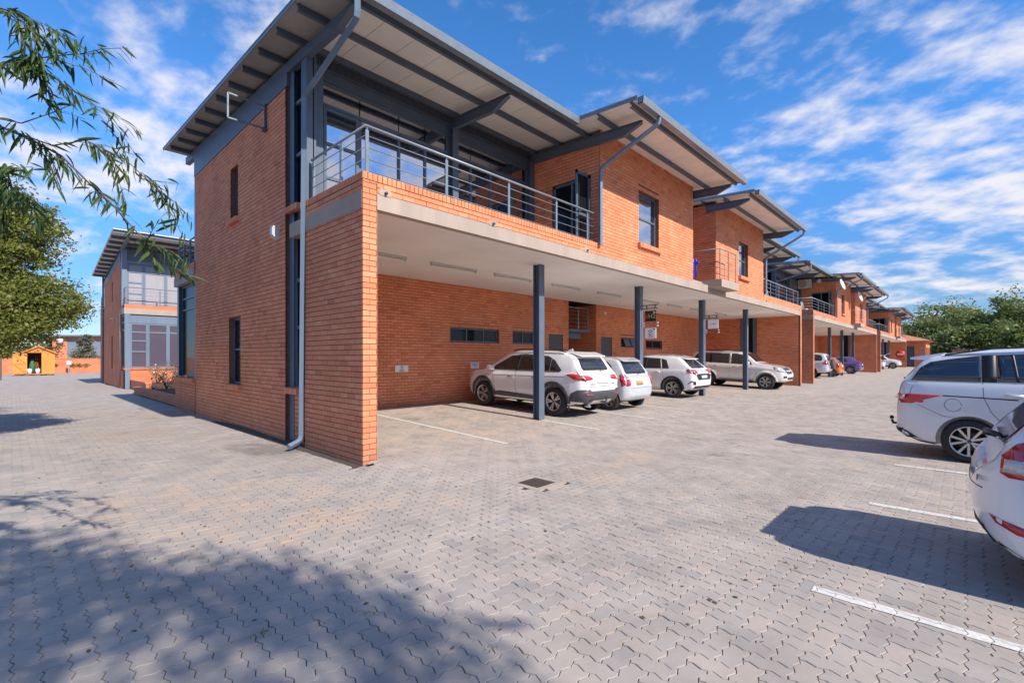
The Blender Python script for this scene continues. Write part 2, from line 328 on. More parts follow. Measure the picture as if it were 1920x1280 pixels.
M['lamp_white']=plain('lamp_diffuser',(.56,.54,.50),.4,var=.05)
M['black']=plain('black_plastic',(.014,.014,.016),.45,var=.2)
M['trim']=plain('grey_plastic',(.06,.062,.07),.55,var=.15)
M['rubber']=plain('tyre_rubber',(.022,.021,.021),.75,var=.25,bump=.2)
M['alloy']=plain('alloy_rim',(.62,.60,.58),.28,metal=.75,var=.05)
M['chrome']=plain('chrome',(.75,.76,.78),.12,metal=1.0,var=.02)
M['red_lens']=plain('red_lens',(.50,.012,.018),.12,var=.15,coat=1.0)
M['clear_lens']=plain('clear_lens',(.55,.52,.50),.1,var=.25,scale=30,coat=1.0)
M['car_glass']=glass_mat('car_glass',(.012,.014,.017),.10)
M['car_white']=paint('white_car_paint',(.80,.79,.79)); M['car_silver']=paint('silver_car_paint',(.62,.645,.69),metal=.3,rough=.28); M['car_beige']=paint('pearl_car_paint',(.78,.75,.70),metal=.05)
M['car_orange']=paint('orange_car_paint',(.72,.20,.02)); M['car_purple']=paint('purple_car_paint',(.13,.09,.30)); M['car_lilac']=paint('pale_silver_car_paint',(.69,.68,.70),metal=.12,rough=.25)
M['plate']=plain('number_plate',(.72,.72,.70),.5); M['plate_y']=plain('yellow_plate',(.50,.33,.10),.5,var=.35,scale=40)
M['blue']=plain('blue_plastic',(.02,.09,.75),.4); M['soil']=plain('soil',(.085,.05,.035),.95,var=.4,scale=12,bump=.6,bscale=25)
M['timber']=plain('orange_timber',(.66,.20,.035),.6,var=.14,scale=5,streak=True); M['timber2']=plain('pale_timber',(.74,.26,.045),.6,var=.14,scale=5,streak=True)
M['line']=plain('line_paint',(.64,.615,.57),.85,var=.2,scale=22)
M['iron']=plain('cast_iron',(.12,.085,.07),.7,var=.35,scale=30,metal=.2)
M['concrete']=plain('pale_concrete',(.40,.33,.28),.9,var=.12,scale=9,bump=.3)
M['bark']=plain('bark',(.12,.095,.075),.9,var=.3,scale=14,bump=.8,bscale=18); M['twig']=plain('twig_bark',(.12,.07,.065),.7,var=.25,scale=30)
M['tile_red']=plain('clay_roof_tile',(.55,.21,.12),.8,var=.18,scale=4)
M['gold']=plain('gold_print',(.62,.42,.10),.5); M['ink']=plain('black_print',(.02,.02,.025),.6); M['sign_red']=plain('red_print',(.55,.03,.03),.5)
M['yellow']=plain('yellow_plastic',(.7,.5,.02),.5); M['green']=plain('green_cloth',(.05,.16,.08),.8)
M['paver']=paver_mat('paver_block',False); M['pavers']=paver_mat('paver_blocks_joined',True); M['pave_far']=paver_mat('distant_paving','none',True)
M['sand']=plain('joint_sand',(.085,.062,.05),.95,var=.25,scale=3)
M['leaf_long']=leaf_mat('narrow_leaf',(.03,.07,.014),(.10,.16,.03),.38)
M['leaf_elm']=leaf_mat('small_leaf',(.17,.235,.05),(.37,.35,.10),.5)
M['leaf_far']=leaf_mat('far_leaf',(.14,.20,.055),(.29,.30,.10),.42); M['leaf_far_y']=leaf_mat('far_leaf_pale',(.13,.18,.035),(.26,.28,.08),.35); M['leaf_olive']=leaf_mat('conifer_leaf',(.10,.10,.055),(.2,.18,.11),.2)
M['leaf_dry']=leaf_mat('rose_leaf',(.09,.10,.03),(.22,.15,.06),.3); M['leaf_yellow']=leaf_mat('yellow_leaf',(.25,.22,.03),(.42,.34,.05),.3)
# ------------------------------------------------------------------ ground
def proj(x,y,z):
    d=FWD[0]*x+FWD[1]*y; l=RGT[0]*x+RGT[1]*y
    if d<.05: return None
    return 960+F_PX*l/d, 669-F_PX*(z-EYE)/d, d
def smooth(a,b,x):
    t=min(1,max(0,(x-a)/(b-a))); return t*t*(3-2*t)
def gz(x,y):
    if y<4.6: return 0.0
    k=min(1,max(0,(y-4.6)/2.0)); e0,e1=(2.2*(1-k)+3.25*k,4.05) if y<6.59 else (3.74,3.80)
    return .035*min(y-4.6,7.3)*smooth(e0,e1,x)*(1-smooth(12.5,15,y))
def in_frame(p,m=60): return p is not None and -m<p[0]<1920+m and 500<p[1]<1280+m*3
def indoors(x,y):
    if x>3.76 and y>11.74 and y<18.75: return True
    if 3.74<x<3.83 and y>6.68: return True
    if 3.76<x<3.80 and 9<y<=18.75: return True
    return False
PW=.111
def outline(h):
    a=.10; pts=[]
    W,H=(2,1) if h else (1,2)
    pts.append((0,0))
    for i in range(W): pts+=[(i+.25,a),(i+.75,-a)]
    pts.append((W,0))
    for j in range(H): pts+=[(W-a,j+.25),(W+a,j+.75)]
    pts.append((W,H))
    for i in reversed(range(W)): pts+=[(i+.75,H-a),(i+.25,H+a)]
    pts.append((0,H))
    for j in reversed(range(H)): pts+=[(a,j+.75),(-a,j+.25)]
    cx,cy=W/2,H/2; g=.020
    out=[]
    n=len(pts)
    for i in range(n):               # inset for the joint
        p0=Vector(pts[i-1]); p=Vector(pts[i]); p1=Vector(pts[(i+1)%n])
        n0=Vector(((p-p0).y,-(p-p0).x)).normalized(); n1=Vector(((p1-p).y,-(p1-p).x)).normalized()
        b=(n0+n1).normalized(); q=p-b*(g/max(.4,b.dot(n0))); out.append(((q.x-cx)*PW,(q.y-cy)*PW))
    return out
OUT={True:outline(True),False:outline(False)}
def paver_geo(h,chamf):
    o=OUT[h]; n=len(o)
    if chamf:
        top=[(x*.965 if abs(x)>.02 else x,y*.965 if abs(y)>.02 else y,0) for x,y in o]
        vs=top+[(x,y,-.003) for x,y in o]+[(x,y,-.03) for x,y in o]
        fs=[tuple(range(n))]+[(n+i,n+(i+1)%n,(i+1)%n,i) for i in range(n)]+[(2*n+i,2*n+(i+1)%n,n+(i+1)%n,n+i) for i in range(n)]
    else:
        vs=[(x,y,0) for x,y in o]+[(x,y,-.02) for x,y in o]
        fs=[tuple(range(n))]+[(n+i,n+(i+1)%n,(i+1)%n,i) for i in range(n)]
    return vs,fs
def mesh_fast(name,V,faces,mat,tone=None):
    me=bpy.data.meshes.new(name); me.from_pydata(V,[],faces); me.materials.append(mat)
    if tone is not None:
        a=me.attributes.new('tone','FLOAT','FACE'); a.data.foreach_set('value',np.asarray(tone,dtype=np.float32))
    me.update(); return me
# base sheet
xs=[-900,-300,-120,-60,-30,-15,-8,-4]+[-2+.5*i for i in range(0,16)]+[6+2*i for i in range(0,14)]+[36+8*i for i in range(12)]+[150,300,900]
ys=[-900,-300,-100,-40,-20,-10,-5,0]+[2+.4*i for i in range(0,36)]+[17,20,26,34,45,60,80,120,300,900]
V=[]; Fc=[]
for y in ys:
    for x in xs: V.append((x,y,gz(x,y)-.011))
nx=len(xs)
for j in range(len(ys)-1):
    for i in range(nx-1): Fc.append((j*nx+i,j*nx+i+1,(j+1)*nx+i+1,(j+1)*nx+i))
me=mesh_fast('ground',V,Fc,M['pave_far']); me.materials.append(M['sand'])
for p in me.polygons:
    c=p.center
    d=FWD[0]*c.x+FWD[1]*c.y
    if d<19.0 and abs(c.x)<40 : p.material_index=1
ground=bpy.data.objects.new('ground',me); C.objects.link(ground); tag(ground,'grey interlocking block paving of the parking yard','paving',kind='structure')
# the blocks
cand=[]
for a in range(-90,420):
    for b in range(-60,330):
        k=(a-b)%4
        if k==0: h=True; cx,cy=(a+1)*PW,(b+.5)*PW
        elif k==3: h=False; cx,cy=(a+.5)*PW,(b+1)*PW
        else: continue
        d=FWD[0]*cx+FWD[1]*cy
        if d<1.4 or d>21: continue
        if indoors(cx,cy) or cy>11.75 and cx>3.76: continue
        z=gz(cx,cy); p=proj(cx,cy,z)
        if p[0]<-110 or p[0]>2030: continue
        cand.append((d,p,cx,cy,z,h))
DR=(4.80,4.13,.235)     # the drain grate leaves a square hole
cand=[c for c in cand if not (abs(c[2]-DR[0])<.29 and abs(c[3]-DR[1])<.29)]
def key(c): return c[0]+ (50 if not (-20<c[1][0]<1940 and c[1][1]<1290) else 0)
cand.sort(key=key)
pmesh={}
for h in (True,False):
    vs,fs=paver_geo(h,True); pmesh[h]=mesh_fast('paver',vs,fs,M['paver'])
def slope_of(x,y): return (gz(x+.05,y)-gz(x-.05,y))/.1,(gz(x,y+.05)-gz(x,y-.05))/.1
for (d,p,cx,cy,z,h) in cand[:300]:
    o=bpy.data.objects.new('paver',pmesh[h]); C.objects.link(o); o.parent=ground
    o.location=(cx,cy,z+random.uniform(-.0016,.0016)); o.rotation_euler=(random.gauss(0,.007),random.gauss(0,.007),random.gauss(0,.006))
rng=np.random.RandomState(5)
def joined(items,chamf,name):
    geo={h:paver_geo(h,chamf) for h in (True,False)}
    V=[];Fs=[];T=[]
    for (d,p,cx,cy,z,h) in items:
        vs,fs=geo[h]; b=len(V); sx,sy=slope_of(cx,cy)
        rx,ry,rz=rng.normal(0,.007,3); dz=rng.uniform(-.0016,.0016); sx+=ry; sy+=rx
        V.extend([(cx+x-rz*y,cy+y+rz*x,z+dz+w+sx*x+sy*y) for x,y,w in vs]); t=rng.rand()
        for f in fs: Fs.append([b+i for i in f]); T.append(t)
    me=mesh_fast(name,V,Fs,M['pavers'],T); o=bpy.data.objects.new(name,me); C.objects.link(o); o.parent=ground; o['kind']='stuff'; return o
rest=cand[300:]
near=[c for c in rest if c[0]<7]; farp=[c for c in rest if c[0]>=7]
joined(near+farp[:0],True,'paver'); joined(farp,False,'paver')
# painted bay lines: the strip of paint on every block it crosses, joints left bare
def clip(poly,axis,val,keep_gt):
    out=[]
    for i in range(len(poly)):
        a=poly[i-1]; b=poly[i]; ia=(a[axis]>val)==keep_gt; ib=(b[axis]>val)==keep_gt
        if ia!=ib:
            t=(val-a[axis])/(b[axis]-a[axis]); out.append((a[0]+t*(b[0]-a[0]),a[1]+t*(b[1]-a[1])))
        if ib: out.append(b)
    return out
allp=cand
def bay_line(x0,x1,y0,y1,label,group):
    mb=MB()
    for (d,p,cx,cy,z,h) in allp:
        if cx<x0-.25 or cx>x1+.25 or cy<y0-.25 or cy>y1+.25: continue
        poly=[(cx+x,cy+y) for x,y in OUT[h]]
        jx=random.uniform(-.004,.004)
        for ax,v,g in ((0,x0+jx,True),(0,x1+jx,False),(1,y0,True),(1,y1,False)):
            if len(poly)<3: break
            poly=clip(poly,ax,v,g)
        if len(poly)>=3:
            ar=abs(sum(poly[i-1][0]*poly[i][1]-poly[i][0]*poly[i-1][1] for i in range(len(poly))))/2
            if ar>2e-4: mb.add([(q[0],q[1],gz(*q)+.0042) for q in poly],[tuple(range(len(poly)))])
    far=[y for y in (y0,y1)]
    if not mb.f or (FWD[0]*x0+FWD[1]*y1)>20.5:
        mb=MB(); n=8
        for i in range(n):
            ya=y0+(y1-y0)*i/n; yb=y0+(y1-y0)*(i+1)/n
            mb.add([(x0,ya,gz(x0,ya)+.006),(x1,ya,gz(x1,ya)+.006),(x1,yb,gz(x1,yb)+.006),(x0,yb,gz(x0,yb)+.006)],[(0,1,2,3)])
    o=mb.build('bay_line',M['line']); tag(o,label,'bay line',group); o['kind']='structure'; return o
LN={3.98:'white line on the paving nearest the foreground, below the hatchback shadow',6.75:'white line between the white hatchback and its empty bay',9.42:'white line beside the rear wheel of the silver people carrier'}
for x,l in LN.items(): bay_line(x-.05,x+.05,-4.2,.80,l,'white bay lines on the open side')
for i,x in enumerate((6.35,9.05,11.6,14.1,16.75,19.25,22.2,24.9)):
    l=['white line across the empty bay beside the brick pier','white line running past the foot of the first steel post','white line between the white crossover and the small silver hatchback','white line at the second post','white line beside the compact white crossover','white line at the third post','white line in the empty bay before the pale off-roader','white line at the fourth post'][i]
    bay_line(x-.045,x+.045,5.9 if i else 6.15,11.2,l,'white bay lines under the carport')
# drain grate
t=thing('drain_grate','rusty square drain grate set in a concrete collar in the paving','drain',(DR[0],DR[1],0))
mb=MB(); w=.285; q=.185
for s in (-1,1):
    mb.box(DR[0]-w,DR[1]+s*w,-.05,DR[0]+w,DR[1]+s*q,.004); mb.box(DR[0]+s*w,DR[1]-q,-.05,DR[0]+s*q,DR[1]+q,.004)
mb.build('collar',M['concrete'],t)
mb=MB(); mb.box(DR[0]-q,DR[1]-q,-.03,DR[0]+q,DR[1]+q,-.0075); mb.build('pit_shade',M['dark'],t)  # shallow black slab, the shade down the drain put into its colour
for i in range(9):
    x=DR[0]-q+.03+i*.039; mb=MB(); mb.box(x-.011,DR[1]-q+.004,-.009,x+.011,DR[1]+q-.004,.003); mb.build('bar',M['iron'],t)
mb=MB()
for j in range(4): y=DR[1]-.12+j*.08; mb=MB(); mb.box(DR[0]-q+.004,y-.008,-.009,DR[0]+q-.004,y+.008,.0015); mb.build('cross_bar',M['iron'],t)
# ------------------------------------------------------------------ bricks
BL,BH,JT,JP=.226,.0735,.0115,.007
class Bricks:
    """all bricks of one building: the 300 that show largest become parts, the rest one joined part"""
    def __init__(s,parent): s.parent=parent; s.items=[]
    def wall(s,o,u,n,u0,u1,z0,z1,holes=(),proud=.009,phase=0.0,base=None):
        o=Vector(o); u=Vector(u); n=Vector(n)
        k=0; z=z0
        while z<z1-.02:
            zt=min(z+BH,z1)
            x=u0-(BL+JP)*(.5 if k%2 else 0)-phase
            while x<u1:
                a,b=max(x,u0),min(x+BL,u1); x+=BL+JP
                segs=[(a,b)]
                for (h0,h1,g0,g1) in holes:
                    if zt>g0+.01 and z<g1-.01:
                        ns=[]
                        for (p,q) in segs:
                            if h1<=p or h0>=q: ns.append((p,q)); continue
                            if p<h0: ns.append((p,h0))
                            if q>h1: ns.append((h1,q))
                        segs=ns
                for p,q in segs:
                    if q-p>.025: s.items.append((o,u,n,p,q,z,zt,proud))
            z+=BH+JT; k+=1
    def soldier(s,o,u,n,u0,u1,z0,z1,w=.073,proud=.012):
        x=u0
        while x<u1-.02: s.items.append((Vector(o),Vector(u),Vector(n),x,min(x+w,u1),z0,z1,proud)); x+=w+JT
    @staticmethod
    def geo(L,Hh,T,c=.004):
        a=[(0,0,0),(L,0,0),(L,0,Hh),(0,0,Hh)]
        f=[(c,T,c),(L-c,T,c),(L-c,T,Hh-c),(c,T,Hh-c)]; m=[(0,T-c,0),(L,T-c,0),(L,T-c,Hh),(0,T-c,Hh)]
        return a+m+f,[(8,9,10,11)]+[(4+i,4+(i+1)%4,8+(i+1)%4,8+i) for i in range(4)]+[(i,(i+1)%4,4+(i+1)%4,4+i) for i in range(4)]
    def finish(s,nind=300,mindpx=4.5):
        off=wloc(s.parent); sc=[]
        cx,cy=0,0
        for it in s.items:
            o,u,n,p,q,z,zt,pr=it; c=o+u*((p+q)/2); P=proj(c.x,c.y,(z+zt)/2); area=-1
            if P and -10<P[0]<1930 and -10<P[1]<1290:
                view=Vector((-c.x,-c.y,EYE-(z+zt)/2)).normalized(); area=(q-p)*(zt-z)*max(0,view.dot(n))/P[2]**2
            sc.append(area)
        order=sorted(range(len(sc)),key=lambda i:-sc[i]); ind=set(order[:nind])
        cache={}; V=[];Fs=[];T=[]
        rr=random.Random(3)
        for i,it in enumerate(s.items):
            o,u,n,p,q,z,zt,pr=it; jit=rr.uniform(-.0018,.0018)
            if i in ind:
                kk=(round(q-p,3),round(zt-z,3))
                if kk not in cache:
                    vs,fs=s.geo(kk[0],kk[1],.03); cache[kk]=mesh_fast('brick',vs,fs,M['brick'])
                ob=bpy.data.objects.new('brick',cache[kk]); C.objects.link(ob); ob.parent=s.parent
                pos=o+u*p+n*(pr-.03+jit); m=Matrix((( u.x,n.x,0,pos.x-off.x),(u.y,n.y,0,pos.y-off.y),(0,0,1,z-off.z),(0,0,0,1)))
                if u.cross(n).z<0: # keep it a rotation
                    pos=o+u*q+n*(pr-.03+jit); m=Matrix(((-u.x,n.x,0,pos.x-off.x),(-u.y,n.y,0,pos.y-off.y),(0,0,1,z-off.z),(0,0,0,1)))
                ob.matrix_local=m
            else:
                L=q-p; Hh=zt-z; b=len(V); t=min(1,max(0,rr.gauss(.5,.27)))
                big=sc[i]*F_PX**2>60
                if big: vs,fs=s.geo(L,Hh,.03)
                else: vs=[(0,0,0),(L,0,0),(L,0,Hh),(0,0,Hh),(0,.03,0),(L,.03,0),(L,.03,Hh),(0,.03,Hh)]; fs=[(4,5,6,7)]+[(k,(k+1)%4,4+(k+1)%4,4+k) for k in range(4)]
                flip=u.cross(n).z<0
                for (x,y,w) in vs:
                    pp=o+u*(p+x)+n*(pr-.03+jit+y); V.append((pp.x-off.x,pp.y-off.y,z+w-off.z))
                for f in fs: f=[b+k for k in f]; Fs.append(f[::-1] if not flip else f); T.append(t)
        me=mesh_fast('brick',V,Fs,M['bricks'],T)
        bm=bmesh.new(); bm.from_mesh(me); bmesh.ops.recalc_face_normals(bm,faces=bm.faces); bm.to_mesh(me); bm.free()
        ob=bpy.data.objects.new('brick',me); C.objects.link(ob); ob.parent=s.parent; ob['kind']='stuff'
# ------------------------------------------------------------------ windows and rails (each hangs under its building)
def pt(o,u,n,a,dn,z): return (o[0]+u[0]*a+n[0]*dn,o[1]+u[1]*a+n[1]*dn,z)
def bar(mb,o,u,n,a0,a1,d0,d1,z0,z1,mi=0):
    mb.hexa([pt(o,u,n,a0,d0,z0),pt(o,u,n,a1,d0,z0),pt(o,u,n,a1,d1,z0),pt(o,u,n,a0,d1,z0),pt(o,u,n,a0,d0,z1),pt(o,u,n,a1,d0,z1),pt(o,u,n,a1,d1,z1),pt(o,u,n,a0,d1,z1)],mi)
def window(parent,o,u,n,u0,u1,z0,z1,vs=(),hs=(),depth=-.09,fw=.045,glass='glass',frame='steel',name='window',label=None):
    """frame with mullions at vs (u values) and transoms hs: list of (z, ua, ub)"""
    mb=MB(); d0,d1=depth-.025,depth+.025
    bar(mb,o,u,n,u0,u0+fw,d0,d1,z0,z1); bar(mb,o,u,n,u1-fw,u1,d0,d1,z0,z1); bar(mb,o,u,n,u0+fw,u1-fw,d0,d1,z0,z0+fw); bar(mb,o,u,n,u0+fw,u1-fw,d0,d1,z1-fw,z1)
    for v in vs:
        a,zl,zh=v if isinstance(v,tuple) else (v,z0,z1)
        bar(mb,o,u,n,a-fw/2,a+fw/2,d0+.002,d1+.004,zl+fw,zh-fw)
    for h in hs:
        z,a,b=h if isinstance(h,tuple) else (h,u0,u1)
        bar(mb,o,u,n,a+fw*.5,b-fw*.5,d0+.001,d1+.008,z-fw/2,z+fw/2)
    w=mb.build(name,M[frame],parent)
    if label: w['label']=label
    ev=sorted([u0]+[v if not isinstance(v,tuple) else v[0] for v in vs]+[u1])
    for i in range(len(ev)-1):
        a,b=ev[i],ev[i+1]
        ez=sorted([z0]+[h[0] if isinstance(h,tuple) else h for h in hs if (not isinstance(h,tuple)) or (h[1]<=a+.01 and h[2]>=b-.01)]+[z1])
        for j in range(len(ez)-1):
            g=MB(); bar(g,o,u,n,a+.012,b-.012,depth-.006,depth+.004,ez[j]+.012,ez[j+1]-.012); g.build('pane',M[glass],w)
    return w
def reveal_box(mb,o,u,n,u0,u1,z0,z1,depth,back=True):
    pass
def rail(parent,pts,z0,ztop,nb=4,posts=None,name='railing',r=.024):
    """handrail along pts with round bars and flat posts; posts: list of points"""
    top=MB(); top.tube([(x,y,ztop) for x,y in pts],r,10); o=top.build('railing',M['steel_light'],parent)
    for k in range(nb):
        z=z0+(ztop-z0)*(k+.72)/(nb+.55); b=MB(); b.tube([(x,y,z) for x,y in pts],.0075,6); b.build('rail_bar',M['steel_light'],o)
    for (x,y) in posts: 
        b=MB(); b.box(x-.028,y-.01,z0-.02,x+.028,y+.01,ztop-.06); b.box(x-.008,y-.008,ztop-.06,x+.008,y+.008,ztop-.012); b.build('rail_post',M['gutter'],o)
    return o
def hsec(mb,x,y,z0,z1,w=.2,d=.2,t=.016,axis='y'):
    """H-section column; flanges face +-axis"""
    if axis=='y':
        mb.box(x-w/2,y-d/2,z0,x+w/2,y-d/2+t,z1); mb.box(x-w/2,y+d/2-t,z0,x+w/2,y+d/2,z1); mb.box(x-t/2,y-d/2+t,z0,x+t/2,y+d/2-t,z1)
    else:
        mb.box(x-d/2,y-w/2,z0,x-d/2+t,y+w/2,z1); mb.box(x+d/2-t,y-w/2,z0,x+d/2,y+w/2,z1); mb.box(x-d/2+t,y-t/2,z0,x+d/2-t,y+t/2,z1)
    return mb
# ------------------------------------------------------------------ the row of brick office blocks
YF=6.61
def zs(y): return 7.28+.05*(y-5.15)
def wallbox(mb,o,u,n,u0,u1,z0,z1,holes=(),thick=.2,mi=0):
    us=sorted(set([u0,u1]+[min(max(v,u0),u1) for h in holes for v in h[:2]])); zz=sorted(set([z0,z1]+[min(max(v,z0),z1) for h in holes for v in h[2:]]))
    for i in range(len(us)-1):
        for j in range(len(zz)-1):
            cu=(us[i]+us[i+1])/2; cz=(zz[j]+zz[j+1])/2
            if any(h[0]<cu<h[1] and h[2]<cz<h[3] for h in holes): continue
            if us[i+1]-us[i]<1e-4 or zz[j+1]-zz[j]<1e-4: continue
            bar(mb,o,u,n,us[i],us[i+1],-thick,0,zz[j],zz[j+1],mi)
def gutter(parent,x0,x1,y,z,pipes=()):
    pr=[(0,0),(-.13,0),(-.15,.15),(-.135,.15),(-.118,.014),(-.012,.014),(-.012,.16),(0,.16)]
    mb=MB(); mb.prism([(x0,y+a,z+b) for a,b in pr],(x1-x0,0,0)); g=mb.build('gutter',M['gutter'],parent)
    for e in (x0,x1-.006):
        m2=MB(); m2.prism([(e,y,z),(e,y-.13,z),(e,y-.15,z+.148),(e,y,z+.148)],(.006,0,0)); m2.build('gutter_cap',M['gutter'],g)
    return g
def rpipe(parent,pts,w=.085,mat='pipe',name='downpipe'):
    mb=MB(); P=[Vector(p) for p in pts]; Q=[P[0]]
    for i in range(1,len(P)-1):
        d0=(P[i-1]-P[i]); d1=(P[i+1]-P[i]); k=min(.09,d0.length*.4,d1.length*.4)
        Q+= [P[i]+d0.normalized()*k,P[i]+(d0.normalized()+d1.normalized())*k*.22,P[i]+d1.normalized()*k]
    Q.append(P[-1])
    mb.tube(Q,w*.60,4); 
    for i in range(len(mb.sm)): mb.sm[i]=False
    return mb.build(name,M[mat],parent)
def bracket(parent,x,y0,y1,up=True,w=.1):
    """tapered I-beam cantilever from y0 (wall) out to y1"""
    zt0=zs(y0)-.135; zt1=zs(y1)-.135; k=y1+.45*(1 if y0>y1 else -1)
    mb=MB(); t=.012
    zb=zt0-.24
    top=[(y0,zt0),(y1,zt1)]
    web=[(x-t/2,y0,zb),(x-t/2,k,zs(k)-.135-.24),(x-t/2,y1,zt1-.05),(x-t/2,y1,zt1),(x-t/2,y0,zt0)]
    mb.prism(web,(t,0,0))
    mb.beam((x,y0,zt0-.006),(x,y1,zt1-.006),w,t); mb.beam((x,y0,zb-.006),(x,k,zs(k)-.135-.246),w,t); mb.beam((x,k,zs(k)-.381),(x,y1,zt1-.056),w,t)
    return mb.build('roof_bracket',M['steel'],parent)
def building_block(x0,sx,posts,name,label,detail):
    X=lambda x: x0+(x-3.67)*sx
    T=thing('brick_building',label,'building',(x0,YF,0),0,'row of two storey brick office blocks')
    wm=M['mortar'] if detail else M['far_brick']
    B=Bricks(T) if detail else None
    mb=MB()
    UX=(1,0); NYm=(0,-1); UY=(0,1); NXm=(-1,0); NXp=(1,0)
    def W(o,u,n,u0,u1,z0,z1,holes=(),thick=.2,bricks=True,phase=0.0,bholes=None,bu0=None):
        wallbox(mb,o,u,n,u0,u1,z0,z1,holes,thick)
        if B and bricks: B.wall((o[0],o[1],0),(u[0],u[1],0),(n[0],n[1],0),u0 if bu0 is None else bu0,u1,z0,z1,holes if bholes is None else bholes,phase=phase)
    xa=X(3.67); xe=X(30.0)
    # --- gable end
    hU=(12.37,12.92,4.97,6.2); hL=(12.18,13.04,1.03,2.6)
    W((xa,0),UY,NXm,9.57,16.13,0,6.9,(hU,hL))
    window(T,(xa,0),UY,NXm,*hU[:2],*hU[2:],hs=(5.5,),depth=-.15); window(T,(xa,0),UY,NXm,*hL[:2],*hL[2:],vs=(12.42,),hs=(1.85,),depth=-.12)
    def sill(x,y0,y1,z):
        s=MB()
        if detail:
            y=y0
            q=thing('window_sill',None,None); 
            q.parent=T; q.location=(0,0,0)
            while y<y1-.03:
                k=MB(); k.hexa([(x-.09,y,z-.13),(x+.1,y,z-.08),(x+.1,y+.073,z-.08),(x-.09,y+.073,z-.13),(x-.09,y,z-.02),(x+.1,y,z),(x+.1,y+.073,z),(x-.09,y+.073,z-.02)]); k.build('sill_brick',M['brick'],q); y+=.085
        else: s.box(x-.08,y0,z-.12,x+.1,y1,z-.01); s.build('window_sill',M['far_brick'],T)
    sill(xa,12.3,13.0,4.97); sill(xa,12.1,13.15,1.03)
    # recess between pier and gable
    W((xa+.08,0),UY,NXm,8.92,9.5,0,1.0); sill(xa+.02,8.9,9.5,1.1); sill(xa+.02,8.9,9.5,4.53)
    m=MB(); hsec(m,xa+.16,9.43,0,7.2,.2,.2,axis='x'); m.build('steel_column',M['steel'],T)
    m=MB(); m.box(xa+.02,8.67,4.53,xa+.2,8.9,7.25); m.build('steel_column',M['steel'],T)
    m=MB(); m.box(xa+.14,8.67,1.1,xa+.16,9.35,3.95); m.box(xa+.14,8.67,4.5,xa+.16,9.35,7.2); m.build('side_glazing',M['glass'],T)
    for z in (2.2,3.1,5.5,6.5): m=MB(); m.box(xa+.10,8.72,z,xa+.139,9.35,z+.06); m.build('side_transom',M['steel'],T)
    # --- end pier of the carport, beam and balcony band
    W((xa,0),UY,NXm,YF+.097,8.67,0,3.93,thick=.115,bu0=YF+.003)
    W((0,YF-.003),UX,NYm,xa,xa+.232,0,4.37,thick=.1,bricks=False)
    if B: B.wall((0,YF,0),(1,0,0),(0,-1,0),xa-.008,xa+.224,0,4.365)
    W((xa+.232,0),UY,NXp,YF+.097,8.67,0.05,3.93,thick=.115,bu0=YF+.003)
    m=MB(); m.box(xa-.012,YF+.02,3.935,xa+.2,9.35,4.2); m.build('side_beam',M['beam_plaster'],T)
    W((xa,0),UY,NXm,YF+.097,8.67,4.2,4.365,thick=.2,bu0=YF+.008)
    if B:
        B.soldier((xa,0,0),(0,1,0),(-1,0,0),YF+.0,8.67,4.375,4.485)
        B.soldier((0,YF,0),(1,0,0),(0,-1,0),xa-.005,X(10.08),4.375,4.485)
    m=MB(); m.box(xa+.006,YF+.006,4.36,xa+.21,8.67,4.478); m.box(xa+.21,YF+.006,4.36,X(10.1),YF+.2,4.478); m.build('coping',wm if not detail else M['mortar'],T); m=MB(); m.box(X(23.4),YF+.006,4.36,xe+.22,YF+.2,4.478); m.build('coping',wm,T)
    # --- slab
    m=MB(); m.box(xa+.236,YF-.004,3.95,xe,YF+.14,4.2); m.build('slab_edge',M['plaster'],T)
    m=MB(); m.box(xa+.236,YF+.14,3.953,xe,11.72,4.2); m.build('soffit',M['soffit'],T)
    m=MB(); m.box(xa+.22,YF+.2,4.205,xe,9.3,4.33); m.build('balcony_floor',M['concrete'],T)
    # --- back wall of the carport
    H=[(X(9.51),X(11.62),2.15,2.6),(X(12.36),X(13.5),2.14,2.6),(X(19.75),X(21.0),2.12,2.57),(X(22.12),X(23.87),2.1,2.52),(X(15.64),X(17.65),.1,3.95),(X(14.37),X(15.25),.2,2.57),(X(18.03),X(18.91),.2,2.57)]
    W((0,11.72),UX,NYm,xa,xe,.1,3.95,H,phase=.05,bholes=[(h_[0]-.04,h_[1]+.04,h_[2],h_[3]+.12) for h_ in H[:4]]+H[4:]+[(h_[0],h_[1],h_[2]+.04,h_[3]) for h_ in H[:4]])
    window(T,(0,11.72),UX,NYm,*H[0],vs=(X(10.2),X(10.95)),depth=-.07); window(T,(0,11.72),UX,NYm,*H[1],vs=(X(12.9),),depth=-.07)
    w=window(T,(0,11.72),UX,NYm,*H[2],vs=(X(20.4),),depth=-.07); window(T,(0,11.72),UX,NYm,*H[3],vs=(X(22.9),),depth=-.07)
    if detail:
        for a in (X(19.83),X(20.46)):
            s=MB(); s.hexa([(a,11.52,2.17),(a+.5,11.52,2.17),(a+.5,11.55,2.17),(a,11.55,2.17),(a,11.67,2.53),(a+.5,11.67,2.53),(a+.5,11.70,2.53),(a,11.70,2.53)]); s.build('open_sash',M['steel'],w)
        for hh in H[:4]:
            B.soldier((0,11.72,0),(1,0,0),(0,-1,0),hh[0]-.04,hh[1]+.04,hh[3]+.01,hh[3]+.115)
    for hh in H[5:]:
        m=MB(); m.box(hh[0]+.01,11.74,hh[2],hh[1]-.01,11.78,hh[3]-.01); d=m.build('meter_door',M['door_grey'],T); k=MB(); k.box(hh[1]-.12,11.70,1.6,hh[1]-.07,11.74,1.72); k.build('handle',M['chrome'],d)
    # stair lobby recess
    h=H[4]
